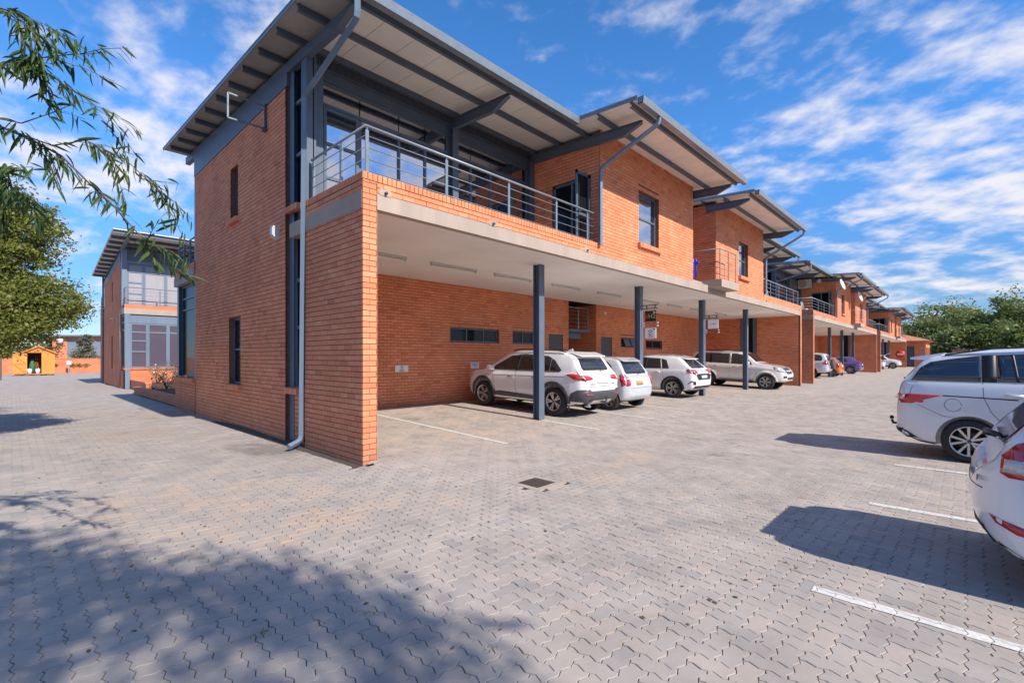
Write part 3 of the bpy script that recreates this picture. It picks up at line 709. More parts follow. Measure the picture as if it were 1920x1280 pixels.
    W((h[0],0),UY,NXp,11.72,13.4,.2,3.95,thick=.15); W((h[1],0),UY,NXm,11.72,13.4,.2,3.95,thick=.15); W((0,13.4),UX,NYm,h[0],h[1],.2,3.95)
    m=MB(); m.box(h[0],11.9,2.72,h[1]-.25,12.9,2.84); m.box(h[0],12.1,2.45,h[1]-.6,12.6,2.7); m.build('stair_landing',M['steel'],T)
    if detail: rail(T,[(h[0]+.02,11.95),(h[1]-.3,11.95)],2.84,3.75,5,[(h[0]+1.0,11.95),(h[1]-.3,11.95)])
    # --- inner face of the far end wall and its lit edge
    he=(8.85,9.72,.1,3.95)
    W((xe,0),UY,NXm,YF+.1,11.72,.05,3.95,(he,),thick=.12)
    W((0,YF),UX,NYm,xe-.0,xe+.232,0,4.365,thick=.1)
    W((xe+.232,0),UY,NXp,YF+.1,11.72,0,4.36,thick=.1,bricks=False)
    m=MB(); m.box(xe+.1,8.85,.1,xe+.11,9.72,3.95); m.build('side_glazing',M['glass'],T)
    m=MB(); hsec(m,xe+.02,9.63,.1,3.95,.18,.2,axis='x'); hsec(m,xe+.02,8.94,.1,3.95,.18,.2,axis='x'); m.build('steel_column',M['steel'],T)
    # --- balcony band bricks
    W((0,YF),UX,NYm,xa+.236,X(10.12),4.205,4.365); W((0,YF),UX,NYm,X(23.34),xe,4.205,4.365,bricks=detail)
    if B: B.soldier((0,YF,0),(1,0,0),(0,-1,0),X(23.36),xe+.22,4.375,4.485)
    # --- first upper room
    r0,r1=X(10.12),X(15.7)
    w1=(X(12.05),X(13.25),4.87,6.32)
    W((0,YF),UX,NYm,r0,r1,4.205,zs(YF)-.02,(w1,),bholes=((w1[0]-.02,w1[1]+.02,w1[3]-.05,w1[3]+.12),w1))
    dr=(6.88,8.12,4.33,6.28)
    W((r0,0),UY,NXm,YF+.2,8.9,4.335,zs(8)-.30,(dr,),bu0=YF+.008)
    W((r1,0),UY,NXp,YF+.2,9.0,4.205,zs(YF)-.03,bricks=False)
    window(T,(0,YF),UX,NYm,*w1,hs=(5.6,),depth=-.13,glass='glass_sky')
    if detail:
        q=MB(); x=w1[0]-.06
        sl=thing('window_sill',None,None); sl.parent=T
        while x<w1[1]+.1:
            k=MB(); k.hexa([(x,YF-.1,w1[2]-.15),(x+.073,YF-.1,w1[2]-.15),(x+.073,YF+.1,w1[2]-.10),(x,YF+.1,w1[2]-.10),(x,YF-.1,w1[2]-.03),(x+.073,YF-.1,w1[2]-.03),(x+.073,YF+.1,w1[2]-.005),(x,YF+.1,w1[2]-.005)]); k.build('sill_brick',M['brick'],sl); x+=.085
        B.soldier((0,YF,0),(1,0,0),(0,-1,0),w1[0]-.02,w1[1]+.02,w1[3]+.01,w1[3]+.115,proud=.009)
    else:
        k=MB(); k.box(w1[0]-.06,YF-.1,w1[2]-.14,w1[1]+.1,YF+.05,w1[2]-.02); k.build('window_sill',M['far_brick'],T)
    # door in the side of the room: one fixed leaf, one swung out over the balcony
    m=MB(); o_,u_,n_=(r0,0),UY,NXm
    bar(m,o_,u_,n_,dr[0],dr[0]+.07,-.12,-.04,dr[2],dr[3]); bar(m,o_,u_,n_,dr[1]-.07,dr[1],-.12,-.04,dr[2],dr[3]); bar(m,o_,u_,n_,dr[0],dr[1],-.12,-.04,dr[3]-.07,dr[3]+.0); bar(m,o_,u_,n_,7.47,7.54,-.11,-.05,dr[2],dr[3]-.07)
    d=m.build('balcony_door',M['steel'],T)
    m=MB(); bar(m,o_,u_,n_,7.54,dr[1]-.07,-.085,-.075,dr[2],dr[3]-.07); m.build('pane',M['glass'],d)
    m=MB(); m.box(r0+.5,dr[0]-.02,4.34,r0+.52,dr[1]+.3,6.5); m.build('room_shade',M['dark'],d)  # thin black sheet painted as the shade of the room behind
    m=MB(); L=.56; yh=dr[0]+.02
    for a,b,c,e in ((0,.06,4.36,6.26),(L-.06,L,4.36,6.26),(0,L,4.36,4.45),(0,L,6.18,6.26),(0.06,L-.06,5.2,5.24)): m.box(r0-.03-a,yh,c,r0-.03-b,yh+.04,e)
    lf=m.build('door_leaf',M['steel'],d); m=MB(); m.box(r0-.09,yh+.015,4.44,r0-.03-L+.06,yh+.022,6.2); m.build('pane',M['glass'],lf)
    m=MB(); m.box(r0-.03-L+.01,yh-.05,5.25,r0-.03-L+.13,yh-.03,5.28); m.build('handle',M['chrome'],lf)
    # --- party recess with the shallow balcony
    s0,s1=X(17.72),X(23.34); yb=6.13
    m=MB(); m.box(X(16.98),yb,4.12,X(18.72),YF-.006,4.38); m.box(X(16.98),YF-.006,4.205,s0,8.0,4.38); m.build('balcony_slab',M['plaster'],T)
    W((0,8.6),UX,NYm,r1,s0,4.2,zs(8.6)-.3); W((s0,0),UY,NXm,YF+.2,8.6,4.385,zs(7)-.1,bu0=YF+.008)
    rail(T,[(X(17.04),8.0),(X(17.04),yb+.07),(X(18.62),yb+.07)],4.4,5.46,4,[(X(17.04),yb+.08),(X(17.83),yb+.07),(X(18.6),yb+.07)])
    # --- second upper room
    w2=(X(20.14),X(21.25),4.95,6.32)
    W((0,YF),UX,NYm,s0,s1,4.205,zs(YF)-.02,(w2,)); W((s1,0),UY,NXp,YF+.2,9.0,4.335,zs(YF)-.05,bricks=False)
    window(T,(0,YF),UX,NYm,*w2,hs=(5.62,),depth=-.13,glass='glass_sky')
    k=MB(); k.box(w2[0]-.06,YF-.11,w2[2]-.15,w2[1]+.1,YF+.05,w2[2]-.02); k.build('window_sill',M['far_brick'],T)
    # --- balcony glazing, both ends
    def glazing(g0,g1,cols,lower,upper,y=8.92):
        m=MB(); m.box(g0,y-.02,6.95,g1,y+.06,7.17)
        m.box(g0,y-.07,6.94,g1,y+.07,6.955); m.box(g0,y-.07,7.16,g1,y+.07,7.175); m.build('header_beam',M['steel'],T)
        m=MB(); m.box(g0,y+.02,7.176,g1,y+.05,zs(y)-.05); m.build('eaves_boarding',M['clad'],T)
        if detail:
            b_=MB(); x=g0+.08
            while x<g1: b_.box(x,y+.008,7.178,x+.012,y+.0195,zs(y)-.06); x+=.16
            b_.build('eaves_batten',M['clad'],T,kind='stuff')
        for c in cols:
            m=MB(); hsec(m,c,y-.08,4.33,zs(y)-.36,.17,.17); m.build('steel_column',M['steel'],T)
        e=[g0]+list(cols[1:-1])+[g1]
        for i in range(len(e)-1):
            a,b=e[i]+.1,e[i+1]-.1
            window(T,(0,y),UX,NYm,a,b,4.34,6.94,vs=[(v,4.34,6.5) for v in lower if a<v<b]+[(v,6.5,6.94) for v in upper if a<v<b],hs=[6.5],depth=-.0,fw=.06,glass='glass_sky')
    glazing(X(3.86),X(10.08),(X(3.96),X(7.26),X(10.02)),(X(4.87),X(5.79),X(6.48),X(7.86),X(8.54),X(9.34)),())
    if detail:
        wn=window(T,(0,8.92),UX,NYm,X(4.10),X(4.82),4.5,6.44,hs=(5.75,5.1),depth=.045,fw=.055,glass='glass_sky',name='opening_sash')
    glazing(s1+.05,xe+.1,(s1+.14,X(26.7),xe+.02),(X(24.3),X(25.2),X(25.9),X(27.6),X(28.6)),())
    # balcony rails
    rail(T,[(X(3.76),8.6),(X(3.76),YF+.1),(X(10.0),YF+.1)],4.42,5.235,4,[(X(3.78),8.58),(X(3.77),7.5),(X(3.79),YF+.1)]+[(X(v),YF+.1) for v in (5.35,6.95,8.5,9.72)])
    rail(T,[(s1+.08,YF+.1),(xe-.05,YF+.1)],4.42,5.235,4,[(X(v),YF+.1) for v in (23.5,24.8,26.2,27.6,28.9,29.9)])
    # --- rear bay on the garden side
    W((xa,0),UY,NXm,16.2,18.58,0,.95); W((0,18.58),UX,(0,1),xa,X(9),0,.95,bricks=False)
    sill(xa,16.2,16.75,1.05); sill(xa,16.78,18.6,1.05)
    m=MB(); hsec(m,xa+.14,16.35,0,7.4,.2,.2,axis='x'); hsec(m,xa+.14,18.45,1.06,3.93,.2,.2,axis='x'); m.build('steel_column',M['steel'],T)
    window(T,(xa+.15,0),UY,NXm,16.5,18.33,1.06,3.9,hs=(3.15,3.5),depth=0,glass='glass')
    m=MB(); m.box(xa-.02,16.25,3.935,xa+.3,18.72,4.2); m.box(xa+.3,18.5,3.935,X(10),18.72,4.2); m.build('side_beam',M['beam_plaster'],T)
    W((xa,0),UY,NXm,16.25,18.7,4.2,4.45)
    m=MB(); m.box(xa+.3,16.2,4.0,xe,18.5,4.2); m.build('balcony_floor',M['concrete'],T)
    if detail: rail(T,[(xa+.1,16.6),(xa+.1,18.6),(X(9.8),18.6)],4.45,5.24,4,[(xa+.1,17.2),(xa+.1,17.9),(xa+.1,18.6)])
    m=MB(); m.box(xa+.25,18.3,1.0,X(12),18.4,3.93); m.build('garden_glazing',M['glass_sky'],T)
    W((0,16.3),UX,(0,1),xa+.3,xe,4.2,zs(16.3)-.3,bricks=False); W((0,18.3),UX,(0,1),X(12),xe,0,4.0,bricks=False)
    # --- cladding strip over the gable, rafters, purlins, sheets
    e=9.5
    ys_=[9.5,10.95,12.4,13.85,15.3,16.3]
    for i in range(len(ys_)-1):
        a,b=ys_[i]+.004,ys_[i+1]-.004
        m=MB(); m.hexa([(xa-.005,a,6.91),(xa+.08,a,6.91),(xa+.08,b,6.91),(xa-.005,b,6.91),(xa-.005,a,zs(a)-.33),(xa+.08,a,zs(a)-.33),(xa+.08,b,zs(b)-.33),(xa-.005,b,zs(b)-.33)]); m.build('cladding_panel',M['clad'],T)
    m=MB(); m.beam((xa+.06,7.5,zs(7.5)-.235),(xa+.06,17.3,zs(17.3)-.235),.12,.2); 
    m.hexa([(xa+.0,6.95,zs(7)-.19),(xa+.12,6.95,zs(7)-.19),(xa+.12,7.5,zs(7.5)-.335),(xa+.0,7.5,zs(7.5)-.335),(xa+.0,6.95,zs(7)-.137),(xa+.12,6.95,zs(7)-.137),(xa+.12,7.5,zs(7.5)-.137),(xa+.0,7.5,zs(7.5)-.137)])
    m.build('rafter',M['steel'],T)
    bracket(T,X(7.26),8.85,7.0); bracket(T,X(26.7),8.85,7.0); bracket(T,xe-.1,8.85,7.0); bracket(T,s1+.25,8.85,7.0)
    for x in (r0-.01,):
        bracket(T,x,9.0,5.45)
    bracket(T,r1+.1,YF+.3,5.42); bracket(T,s0-.1,YF+.3,5.42); bracket(T,s1+.1,YF+.3,5.42)
    segs=[(X(3.14),X(9.34),6.8),(X(9.34),X(16.1),5.15),(X(16.1),X(17.27),7.45),(X(17.27),X(23.95),5.15),(X(23.95),X(30.5),6.8)]
    for yp in (5.34,6.2,6.98,7.86)+tuple(8.75+.9*i for i in range(10)):
        runs=[]
        for a,b,yf in segs:
            if yp>yf+.1:
                if runs and abs(runs[-1][1]-a)<1e-3: runs[-1][1]=b
                else: runs.append([a,b])
        for a,b in runs:
            z=zs(yp)-.018; q=MB()
            q.box(a+.06,yp-.032,z-.115,b-.06,yp-.02,z); q.box(a+.06,yp-.02,z-.012,b-.06,yp+.032,z); q.box(a+.06,yp-.02,z-.115,b-.06,yp+.032,z-.103); q.build('purlin',M['steel'],T)
    for a,b,yf in segs:
        n=max(1,round((b-a)/.6)); st=(b-a)/n
        for i in range(n):
            p,q=a+i*st,a+(i+1)*st; yb_=17.45
            m=MB(); m.hexa([(p+.005,yf,zs(yf)-.016),(q-.005,yf,zs(yf)-.016),(q-.005,yb_,zs(yb_)-.016),(p+.005,yb_,zs(yb_)-.016),(p+.005,yf,zs(yf)),(q-.005,yf,zs(yf)),(q-.005,yb_,zs(yb_)),(p+.005,yb_,zs(yb_))],0)
            m.hexa([(p,yf,zs(yf)+.001),(q,yf,zs(yf)+.001),(q,yb_,zs(yb_)+.001),(p,yb_,zs(yb_)+.001),(p,yf,zs(yf)+.012),(q,yf,zs(yf)+.012),(q,yb_,zs(yb_)+.012),(p,yb_,zs(yb_)+.012)],1)
            m.hexa([(p-.02,yf,zs(yf)+.0125),(p+.02,yf,zs(yf)+.0125),(p+.02,yb_,zs(yb_)+.0125),(p-.02,yb_,zs(yb_)+.0125),(p-.012,yf,zs(yf)+.045),(p+.012,yf,zs(yf)+.045),(p+.012,yb_,zs(yb_)+.045),(p-.012,yb_,zs(yb_)+.045)],1)
            m.build('roof_panel',[M['verge_sheet' if p<xa-.1 else 'roofpan'],M['rooftop']],T)
        gutter(T,a+.01,b-.01,yf+.0,zs(yf)-.145)
    # edge trims along the verges
    for x,y0,y1 in ((segs[0][0],6.8,17.45),(segs[1][0],5.15,6.75),(segs[3][0],5.15,7.4),(segs[-1][1],6.8,17.45),(segs[1][1],5.15,7.4),(segs[3][1],5.15,6.75)):
        m=MB(); s=-1 if x in (segs[0][0],segs[1][0],segs[3][0]) else 1
        m.hexa([(x,y0,zs(y0)-.05),(x+s*.012,y0,zs(y0)-.05),(x+s*.012,y1,zs(y1)-.05),(x,y1,zs(y1)-.05),(x,y0,zs(y0)+.05),(x+s*.012,y0,zs(y0)+.05),(x+s*.012,y1,zs(y1)+.05),(x,y1,zs(y1)+.05)]); m.build('verge_trim',M['gutter'],T)
    # --- downpipes
    rpipe(T,[(xa-.02,6.74,7.2),(xa-.02,6.74,6.86),(xa-.035,8.62,6.36),(xa-.05,8.72,.16),(xa-.32,8.6,.09)])
    rpipe(T,[(X(10.2),5.07,7.13),(X(10.18),5.09,6.98),(X(10.03),6.53,6.32),(X(10.03),6.53,4.42)])
    rpipe(T,[(X(17.0),7.38,7.2),(X(17.0),7.38,6.9),(X(17.6),8.0,6.6),(X(17.6),8.0,4.4)])
    rpipe(T,[(X(23.7),5.07,7.13),(X(23.68),5.09,6.98),(s1+.08,6.52,6.1),(s1+.08,6.52,4.5)])
    rpipe(T,[(X(30.2),6.72,7.2),(X(30.2),6.74,7.0),(xe-.4,8.6,6.4),(xe-.4,8.6,4.4)])
    # --- weep spouts and posts
    for v in (4.05,6.4,9.55,23.75,29.6):
        m=MB(); m.box(X(v)-.1,YF-.012,4.19,X(v)+.1,YF+.05,4.29); m.build('spout_patch',M['plaster'],T); m=MB(); m.tube([(X(v),YF+.05,4.235),(X(v),YF-.05,4.228)],.024,8); m.build('spout',M['trim'],T)
    for x in posts:
        m=MB(); hsec(m,x,7.7,gz(x,7.7)-.05,3.95,.2,.2); q=m.build('steel_post',M['steel'],T)
    mb.build('wall',wm,T)
    if B: B.finish()
    return T
building_block(3.67,1.0,(9.05,14.06,19.19,24.42),'a','nearest two storey brick office block, its gable end and carport pier in the foreground',True)
building_block(33.09,1.062,(38.2,43.95,49.07,54.64),'b','middle brick office block, with the air conditioner and satellite dishes on its balconies',False)
building_block(64.1,1.15,(70.5,77,83.5),'c','farthest brick office block at the end of the row, before the gatehouse',False)
# ------------------------------------------------------------------ the block across the garden (behind the first block)
def rear_block():
    T=thing('brick_building','rear brick office block across the garden, with a sunlit glazed corner and balcony','building',(4.05,31.8,0))
    zr=lambda y: 8.05-.135*(y-30.6)
    mb=MB(); x=4.05; UY=(0,1); NXm=(-1,0); UX=(1,0); NYm=(0,-1)
    h=[(35.9,36.35,4.9,6.3),(35.9,36.5,1.0,2.9)]
    wallbox(mb,(x,0),UY,NXm,33.0,39.6,0,6.05,h,.25)
    # sloped upper part of the gable under the cladding strip
    mb.hexa([(x,33.0,6.05),(x+.25,33.0,6.05),(x+.25,39.6,6.05),(x,39.6,6.05),(x,33.0,6.9),(x+.25,33.0,6.9),(x+.25,39.6,6.06),(x,39.6,6.06)])
    wallbox(mb,(x+.05,0),UY,NXm,39.6,42.0,0,4.9,(),.25)
    wallbox(mb,(x,0),UY,NXm,31.8,33.0,0,.95,(),.25); wallbox(mb,(x,0),UY,NXm,31.82,33.0,4.2,4.42,(),.25)
    wallbox(mb,(0,31.8),UX,NYm,x,13,0,1.0,(),.25); wallbox(mb,(0,31.8),UX,NYm,x,13,4.22,4.43,(),.25)
    mb.box(13,31.9,0,30,42,6.5); mb.box(x+.3,41.7,0,13,42,6)
    mb.build('wall',M['far_brick'],T)
    window(T,(x,0),UY,NXm,*h[0],depth=-.14); window(T,(x,0),UY,NXm,*h[1],hs=(2.0,),depth=-.14)
    m=MB(); m.box(x-.03,31.75,1.0,13,32.0,1.07); m.box(x-.03,32.0,1.0,x+.25,33.0,1.07); m.build('window_sill',M['far_brick'],T)
    m=MB(); m.box(x-.02,31.78,3.93,13,32.1,4.22); m.box(x-.03,32.1,3.93,x+.25,33.1,4.22); m.build('slab_edge',M['plaster'],T)
    m=MB(); m.box(x+.1,32.1,4.0,13,41,4.25); m.build('balcony_floor',M['concrete'],T)
    m=MB(); m.box(x+.02,31.76,0,x+.24,31.94,3.93); m.build('steel_column',M['pipe'],T)
    m=MB(); m.box(x+.24,31.86,3.46,13,31.98,3.93); m.build('header_panel',M['pipe'],T)
    cols=[4.3,5.05,5.95,6.9,7.9,9.0]
    for i in range(5):
        a,b=cols[i],cols[i+1]
        window(T,(0,31.9),UX,NYm,a,b-.004,1.08,3.45,hs=((2.98,)+((2.52,1.95,) if i==0 else ())) ,depth=0,fw=.075,glass='blind_dark',frame='pipe')
    window(T,(x+.08,0),UY,NXm,32.05,32.95,1.08,3.9,hs=(3.1,3.5),depth=0,fw=.1,glass='glass',frame='steel')
    # upper storey, set back behind the balcony
    yu=32.75
    m=MB(); m.box(x+.0,yu-.12,4.43,x+.22,yu+.12,7.5); m.build('steel_column',M['pipe'],T)
    m=MB(); m.box(x+.22,yu-.05,6.85,13,yu+.08,zr(yu)-.25); m.build('clad_panel',M['clad'],T)
    m=MB(); m.box(x+.22,yu-.1,6.72,13,yu+.05,6.85); m.build('header_beam',M['pipe'],T)
    cols=[4.28,5.0,6.0,6.7,7.7,9.0]
    for i in range(5):
        a,b=cols[i],cols[i+1]
        window(T,(0,yu),UX,NYm,a,b-.004,4.43,6.71,hs=(6.28,)+((5.7,5.1) if i==0 else ()),depth=0,fw=.08,glass='blind',frame='pipe')
    rail(T,[(x+.1,32.7),(x+.1,31.95),(13,31.95)],4.4,5.34,4,[(x+.1,32.6),(x+.1,31.96)]+[(v,31.96) for v in (5.6,7.1,8.6,10)])
    rail(T,[(x+.1,39.8),(x+.1,41.9),(8,41.9)],4.9,5.7,3,[(x+.1,40.3),(x+.1,41.1),(x+.1,41.9)])
    # cladding strip and roof
    ys_=[33.0,34.6,36.2,37.8,39.6]
    for i in range(4):
        a,b=ys_[i]+.005,ys_[i+1]-.005
        za=6.9-.84*(a-33)/6.6; zb=6.9-.84*(b-33)/6.6
        m=MB(); m.hexa([(x-.01,a,za),(x+.1,a,za),(x+.1,b,zb),(x-.01,b,zb),(x-.01,a,zr(a)-.25),(x+.1,a,zr(a)-.25),(x+.1,b,zr(b)-.25),(x-.01,b,zr(b)-.25)]); m.build('cladding_panel',M['clad'],T)
    yf,yb=30.6,39.9; n=20; xa,xb=3.46,15.5; st=(xb-xa)/n
    for i in range(n):
        p,q=xa+i*st,xa+(i+1)*st; m=MB()
        m.hexa([(p,yf,zr(yf)-.03),(q,yf,zr(yf)-.03),(q,yb,zr(yb)-.03),(p,yb,zr(yb)-.03),(p,yf,zr(yf)),(q,yf,zr(yf)),(q,yb,zr(yb)),(p,yb,zr(yb))],0)
        for k in range(3):
            c=p+st*(k+.5)/3; m.hexa([(c-.05,yf,zr(yf)),(c+.05,yf,zr(yf)),(c+.05,yb,zr(yb)),(c-.05,yb,zr(yb)),(c-.03,yf,zr(yf)+.045),(c+.03,yf,zr(yf)+.045),(c+.03,yb,zr(yb)+.045),(c-.03,yb,zr(yb)+.045)],1)
        m.build('roof_panel',[M['roofpan'],M['rooftop']],T)
    y=30.75
    while y<39.8:
        m=MB(); m.box(xa+.03,y-.035,zr(y)-.18,xb,y+.035,zr(y)-.032); m.build('purlin',M['steel'],T); y+=.86
    m=MB(); m.beam((x+.05,31,zr(31)-.27),(x+.05,39.8,zr(39.8)-.27),.12,.18); m.build('rafter',M['pipe'],T)
    m=MB(); m.beam((x+2.5,31,zr(31)-.27),(x+2.5,34,zr(34)-.27),.12,.18); m.build('rafter',M['pipe'],T)
    m=MB(); m.tube([(x-.05,39.7,6.9),(x-.05,39.7,5.2),(x-.06,39.72,.1)],.05,6); m.build('downpipe',M['steel'],T); m=MB(); m.tube([(x-.04,32.98,4),(x-.04,32.98,.1)],.02,6); m.build('downpipe',M['steel'],T)
    return T
rear_block()
def bulkhead(loc,label,n=(-1,0)):
    t=thing('wall_lamp',label,'wall lamp',loc,0,'bulkhead lamps on the first block'); x,y,z=loc
    m=MB(); pr=[(0,.0),(.05,.0),(.16,.07),(.16,.30),(.05,.30),(0,.30)]
    m.prism([(x-a*.8,y-.075,z+(b-.15)*.85) for a,b in pr],(0,.15,0)); m.build('housing',M['lamp_white'],t)
    m=MB(); m.box(x-.142,y-.06,z-.05,x-.127,y+.06,z+.10); m.build('lens',M['lamp_white'],t)
bulkhead((3.66,9.91,4.12),'square white bulkhead lamp on the gable, beside the downpipe'); bulkhead((3.645,16.35,4.1),'white bulkhead lamp on the rear corner beam above the glazed bay')
# empty sign frame bracketed off the gable
t=thing('empty_sign_holder','empty galvanised sign frame standing out from the top of the gable wall','sign frame',(3.66,10.55,6.66))
m=MB()
for a,b in (((3.62,10.55,6.41),(3.62,10.55,6.87)),((3.62,10.55,6.87),(2.94,10.55,6.88)),((2.94,10.55,6.88),(2.94,10.55,6.39)),((2.94,10.55,6.39),(3.62,10.55,6.41))): m.beam(a,b,.03,.03,up=(0,1,0))
m.build('tube_frame',M['gutter'],t); m=MB(); m.box(3.58,10.49,6.35,3.66,10.61,6.41); m.box(3.63,10.52,6.41,3.66,10.58,6.92); m.build('wall_plate',M['iron'],t)
# fluorescent battens
LX=[(4.85,6.23),(6.95,8.40),(9.08,10.58),(11.58,13.0),(14.1,15.6),(17.2,18.65),(19.5,20.85),(21.9,23.3),(25.0,26.4)]
LL=['first bare fluorescent batten on the soffit, beside the brick pier','fluorescent batten between the pier and the first post','fluorescent batten over the nose of the white off-road crossover','fluorescent batten right of the first post','fluorescent batten in front of the stair lobby opening','fluorescent batten right of the second post','fluorescent batten left of the third post','fluorescent batten right of the third post','farthest fluorescent batten, beyond the fourth post']
for (a,b),l in zip(LX,LL):
    y=9.3; t=thing('ceiling_light',l,'ceiling light',((a+b)/2,y,3.95),0,'fluorescent battens under the carport slab')
    m=MB(); m.box(a,y-.045,3.90,b,y+.045,3.951); m.build('batten',M['lamp_white'],t); m=MB(); m.tube([(a+.04,y,3.872),(b-.04,y,3.872)],.016,8); m.build('tube',M['white'],t)
    for e in (a+.0,b-.03):
        m=MB(); m.box(e,y-.022,3.85,e+.03,y+.022,3.90); m.build('holder',M['lamp_white'],t)
def lettering(s,size,loc,rot,mat,parent,ext=.001):
    c=bpy.data.curves.new('lettering','FONT'); c.body=s; c.size=size; c.align_x='CENTER'; c.align_y='CENTER'; c.extrude=ext
    tmp=bpy.data.objects.new('lettering',c); me=bpy.data.meshes.new_from_object(tmp); bpy.data.objects.remove(tmp)
    o=bpy.data.objects.new('lettering',me); C.objects.link(o); me.materials.clear(); me.materials.append(mat); o.parent=parent; o.location=Vector(loc)-wloc(parent); o.rotation_euler=rot; return o
FACE_X=(R(90),0,R(-90))     # readable from -X
FACE_Y=(R(90),0,0)          # readable from -Y
def ring(mb,c,r0,r1,a0,a1,axis,t=.002,n=14,mi=0):
    """flat arc; axis 'x' faces -X (u runs along -Y), 'y' faces -Y (u runs along X)"""
    P=[]
    for k in range(n+1):
        a=R(a0+(a1-a0)*k/n)
        for r in (r0,r1):
            u,w=r*math.cos(a),r*math.sin(a)
            P.append((c[0]-t,c[1]-u,c[2]+w) if axis=='x' else (c[0]+u,c[1]-t,c[2]+w))
    mb.add(P,[(2*k,2*k+1,2*k+3,2*k+2) for k in range(n)],mi)
def emblem(parent,c,r,axis):
    m=MB(); ring(m,c,r*.74,r,20,160,axis); ring(m,c,r*.2,r*.36,0,360,axis); m.build('emblem',M['ink'],parent)
    m=MB(); ring(m,c,r*.74,r,200,340,axis); m.build('emblem',M['sign_red'],parent)
def lines(parent,c,w,rows,axis,mat='ink',h=.012):
    m=MB()
    for i,(dw,off) in enumerate(rows):
        a=w*dw/2
        if axis=='x': m.add([(c[0]-.0025,c[1]+a,c[2]-off),(c[0]-.0025,c[1]-a,c[2]-off),(c[0]-.0025,c[1]-a,c[2]-off+h),(c[0]-.0025,c[1]+a,c[2]-off+h)],[(0,1,2,3)])
        else: m.add([(c[0]-a,c[1]-.0025,c[2]-off),(c[0]+a,c[1]-.0025,c[2]-off),(c[0]+a,c[1]-.0025,c[2]-off+h),(c[0]-a,c[1]-.0025,c[2]-off+h)],[(0,1,2,3)])
    m.build('print_line',M[mat],parent)
# wall plates
t=thing('wall_plate','small white reserved-bay plate with a round emblem on the carport back wall','sign',(7.7,11.70,1.33)); m=MB(); m.box(7.48,11.69,1.24,7.92,11.702,1.43); m.build('plate',M['white'],t); emblem(t,(7.7,11.69,1.355),.055,'y'); lines(t,(7.7,11.69,1.28),.2,((.9,.0),(.7,.022)),'y',h=.009)
t=thing('wall_plate','small white plate with blue lettering above the bonnet of the white off-road crossover','sign',(10.5,11.70,1.4)); m=MB(); m.box(10.33,11.69,1.29,10.69,11.702,1.49); m.build('plate',M['white'],t); lines(t,(10.51,11.69,1.44),.27,((1,.0),(.9,.04),(.5,.10)),'y','blue',.02)
# hanging signs on the posts
def sign_arm(x,label,z):
    t=thing('sign_bracket',label,'sign bracket',(x,7.6,z),0,'sign brackets on the carport posts')
    m=MB(); m.box(x-.015,7.04,z+.10,x+.015,7.6,z+.13); m.box(x-.015,7.04,z-.0,x+.015,7.6,z+.03)
    for y in (7.13,7.42): m.box(x-.012,y-.02,z+.03,x+.012,y+.02,z+.10)
    m.build('bracket_bars',M['steel'],t)
    for y in (7.14,7.40):
        m=MB(); m.tube([(x,y,z),(x,y,z-.09)],.005,5); m.build('hook',M['steel_light'],t)
def clamp(x,z,label):
    t=thing('sign_clamp',label,'sign clamp',(x,7.3,z),0,'clamp bars between the hanging signs')
    m=MB(); m.box(x-.01,7.06,z+.04,x+.01,7.6,z+.055); m.box(x-.01,7.06,z-.05,x+.01,7.6,z-.035); m.build('bracket_bars',M['steel'],t)
    for y in (7.05,7.52):
        for dz in (.047,-.043): m=MB(); m.box(x-.02,y-.02,z+dz-.02,x+.02,y+.02,z+dz+.02); m.build('clip',M['white'],t)
sign_arm(14.06,'dark sign bracket at the top of the second post',3.2); sign_arm(19.19,'dark sign bracket at the top of the third post',3.2)
clamp(14.06,2.70,'clamp bar between the black sign and the white emblem sign'); clamp(19.19,2.68,'clamp bar under the white sign of the third post')
x=14.06
t=thing('hanging_sign','black hanging sign with gold characters on the second post','sign',(x,7.29,2.98)); m=MB(); m.box(x-.012,7.10,2.80,x+.012,7.47,3.14); m.build('board',M['black'],t); lettering('H2',.2,(x-.014,7.24,2.96),FACE_X,M['gold'],t); m=MB(); m.add([(x-.0135,7.45,2.90),(x-.0135,7.38,2.90),(x-.0135,7.40,3.04),(x-.0135,7.44,2.98)],[(0,1,2,3)]); m.build('emblem',M['sign_red'],t); m=MB(); m.add([(x-.0135,7.19,3.06),(x-.0135,7.12,3.06),(x-.0135,7.12,3.10),(x-.0135,7.19,3.10)],[(0,1,2,3)]); m.build('print_line',M['white'],t)
t=thing('hanging_sign','white hanging sign with a round black and red emblem, below the black one','sign',(x,7.29,2.42)); m=MB(); m.box(x-.012,7.10,2.26,x+.012,7.47,2.59); m.build('board',M['white'],t); emblem(t,(x-.012,7.29,2.44),.085,'x'); lines(t,(x-.012,7.28,2.32),.2,((.9,0),(.6,.025)),'x',h=.01); m=MB(); m.add([(x-.0135,7.19,2.53),(x-.0135,7.12,2.53),(x-.0135,7.12,2.565),(x-.0135,7.19,2.565)],[(0,1,2,3)]); m.build('print_line',M['ink'],t)
x=19.19
t=thing('hanging_sign','white hanging sign with a thin grey script on the third post','sign',(x,7.29,2.96)); m=MB(); m.box(x-.012,7.06,2.79,x+.012,7.46,3.14); m.build('board',M['white'],t); lines(t,(x-.012,7.26,2.96),.3,((.9,0),(.25,-.03)),'x','steel',.012)
t=thing('security_camera','small white security camera on the back wall by the stair lobby','security camera',(18.0,11.6,3.62)); m=MB(); m.tube([(18.0,11.7,3.68),(18.0,11.6,3.66),(17.95,11.5,3.6)],[.02,.02,.02],6); m.build('arm',M['white'],t); m=MB(); m.tube([(17.98,11.56,3.64),(17.85,11.38,3.56)],.055,10); m.build('body',M['white'],t)
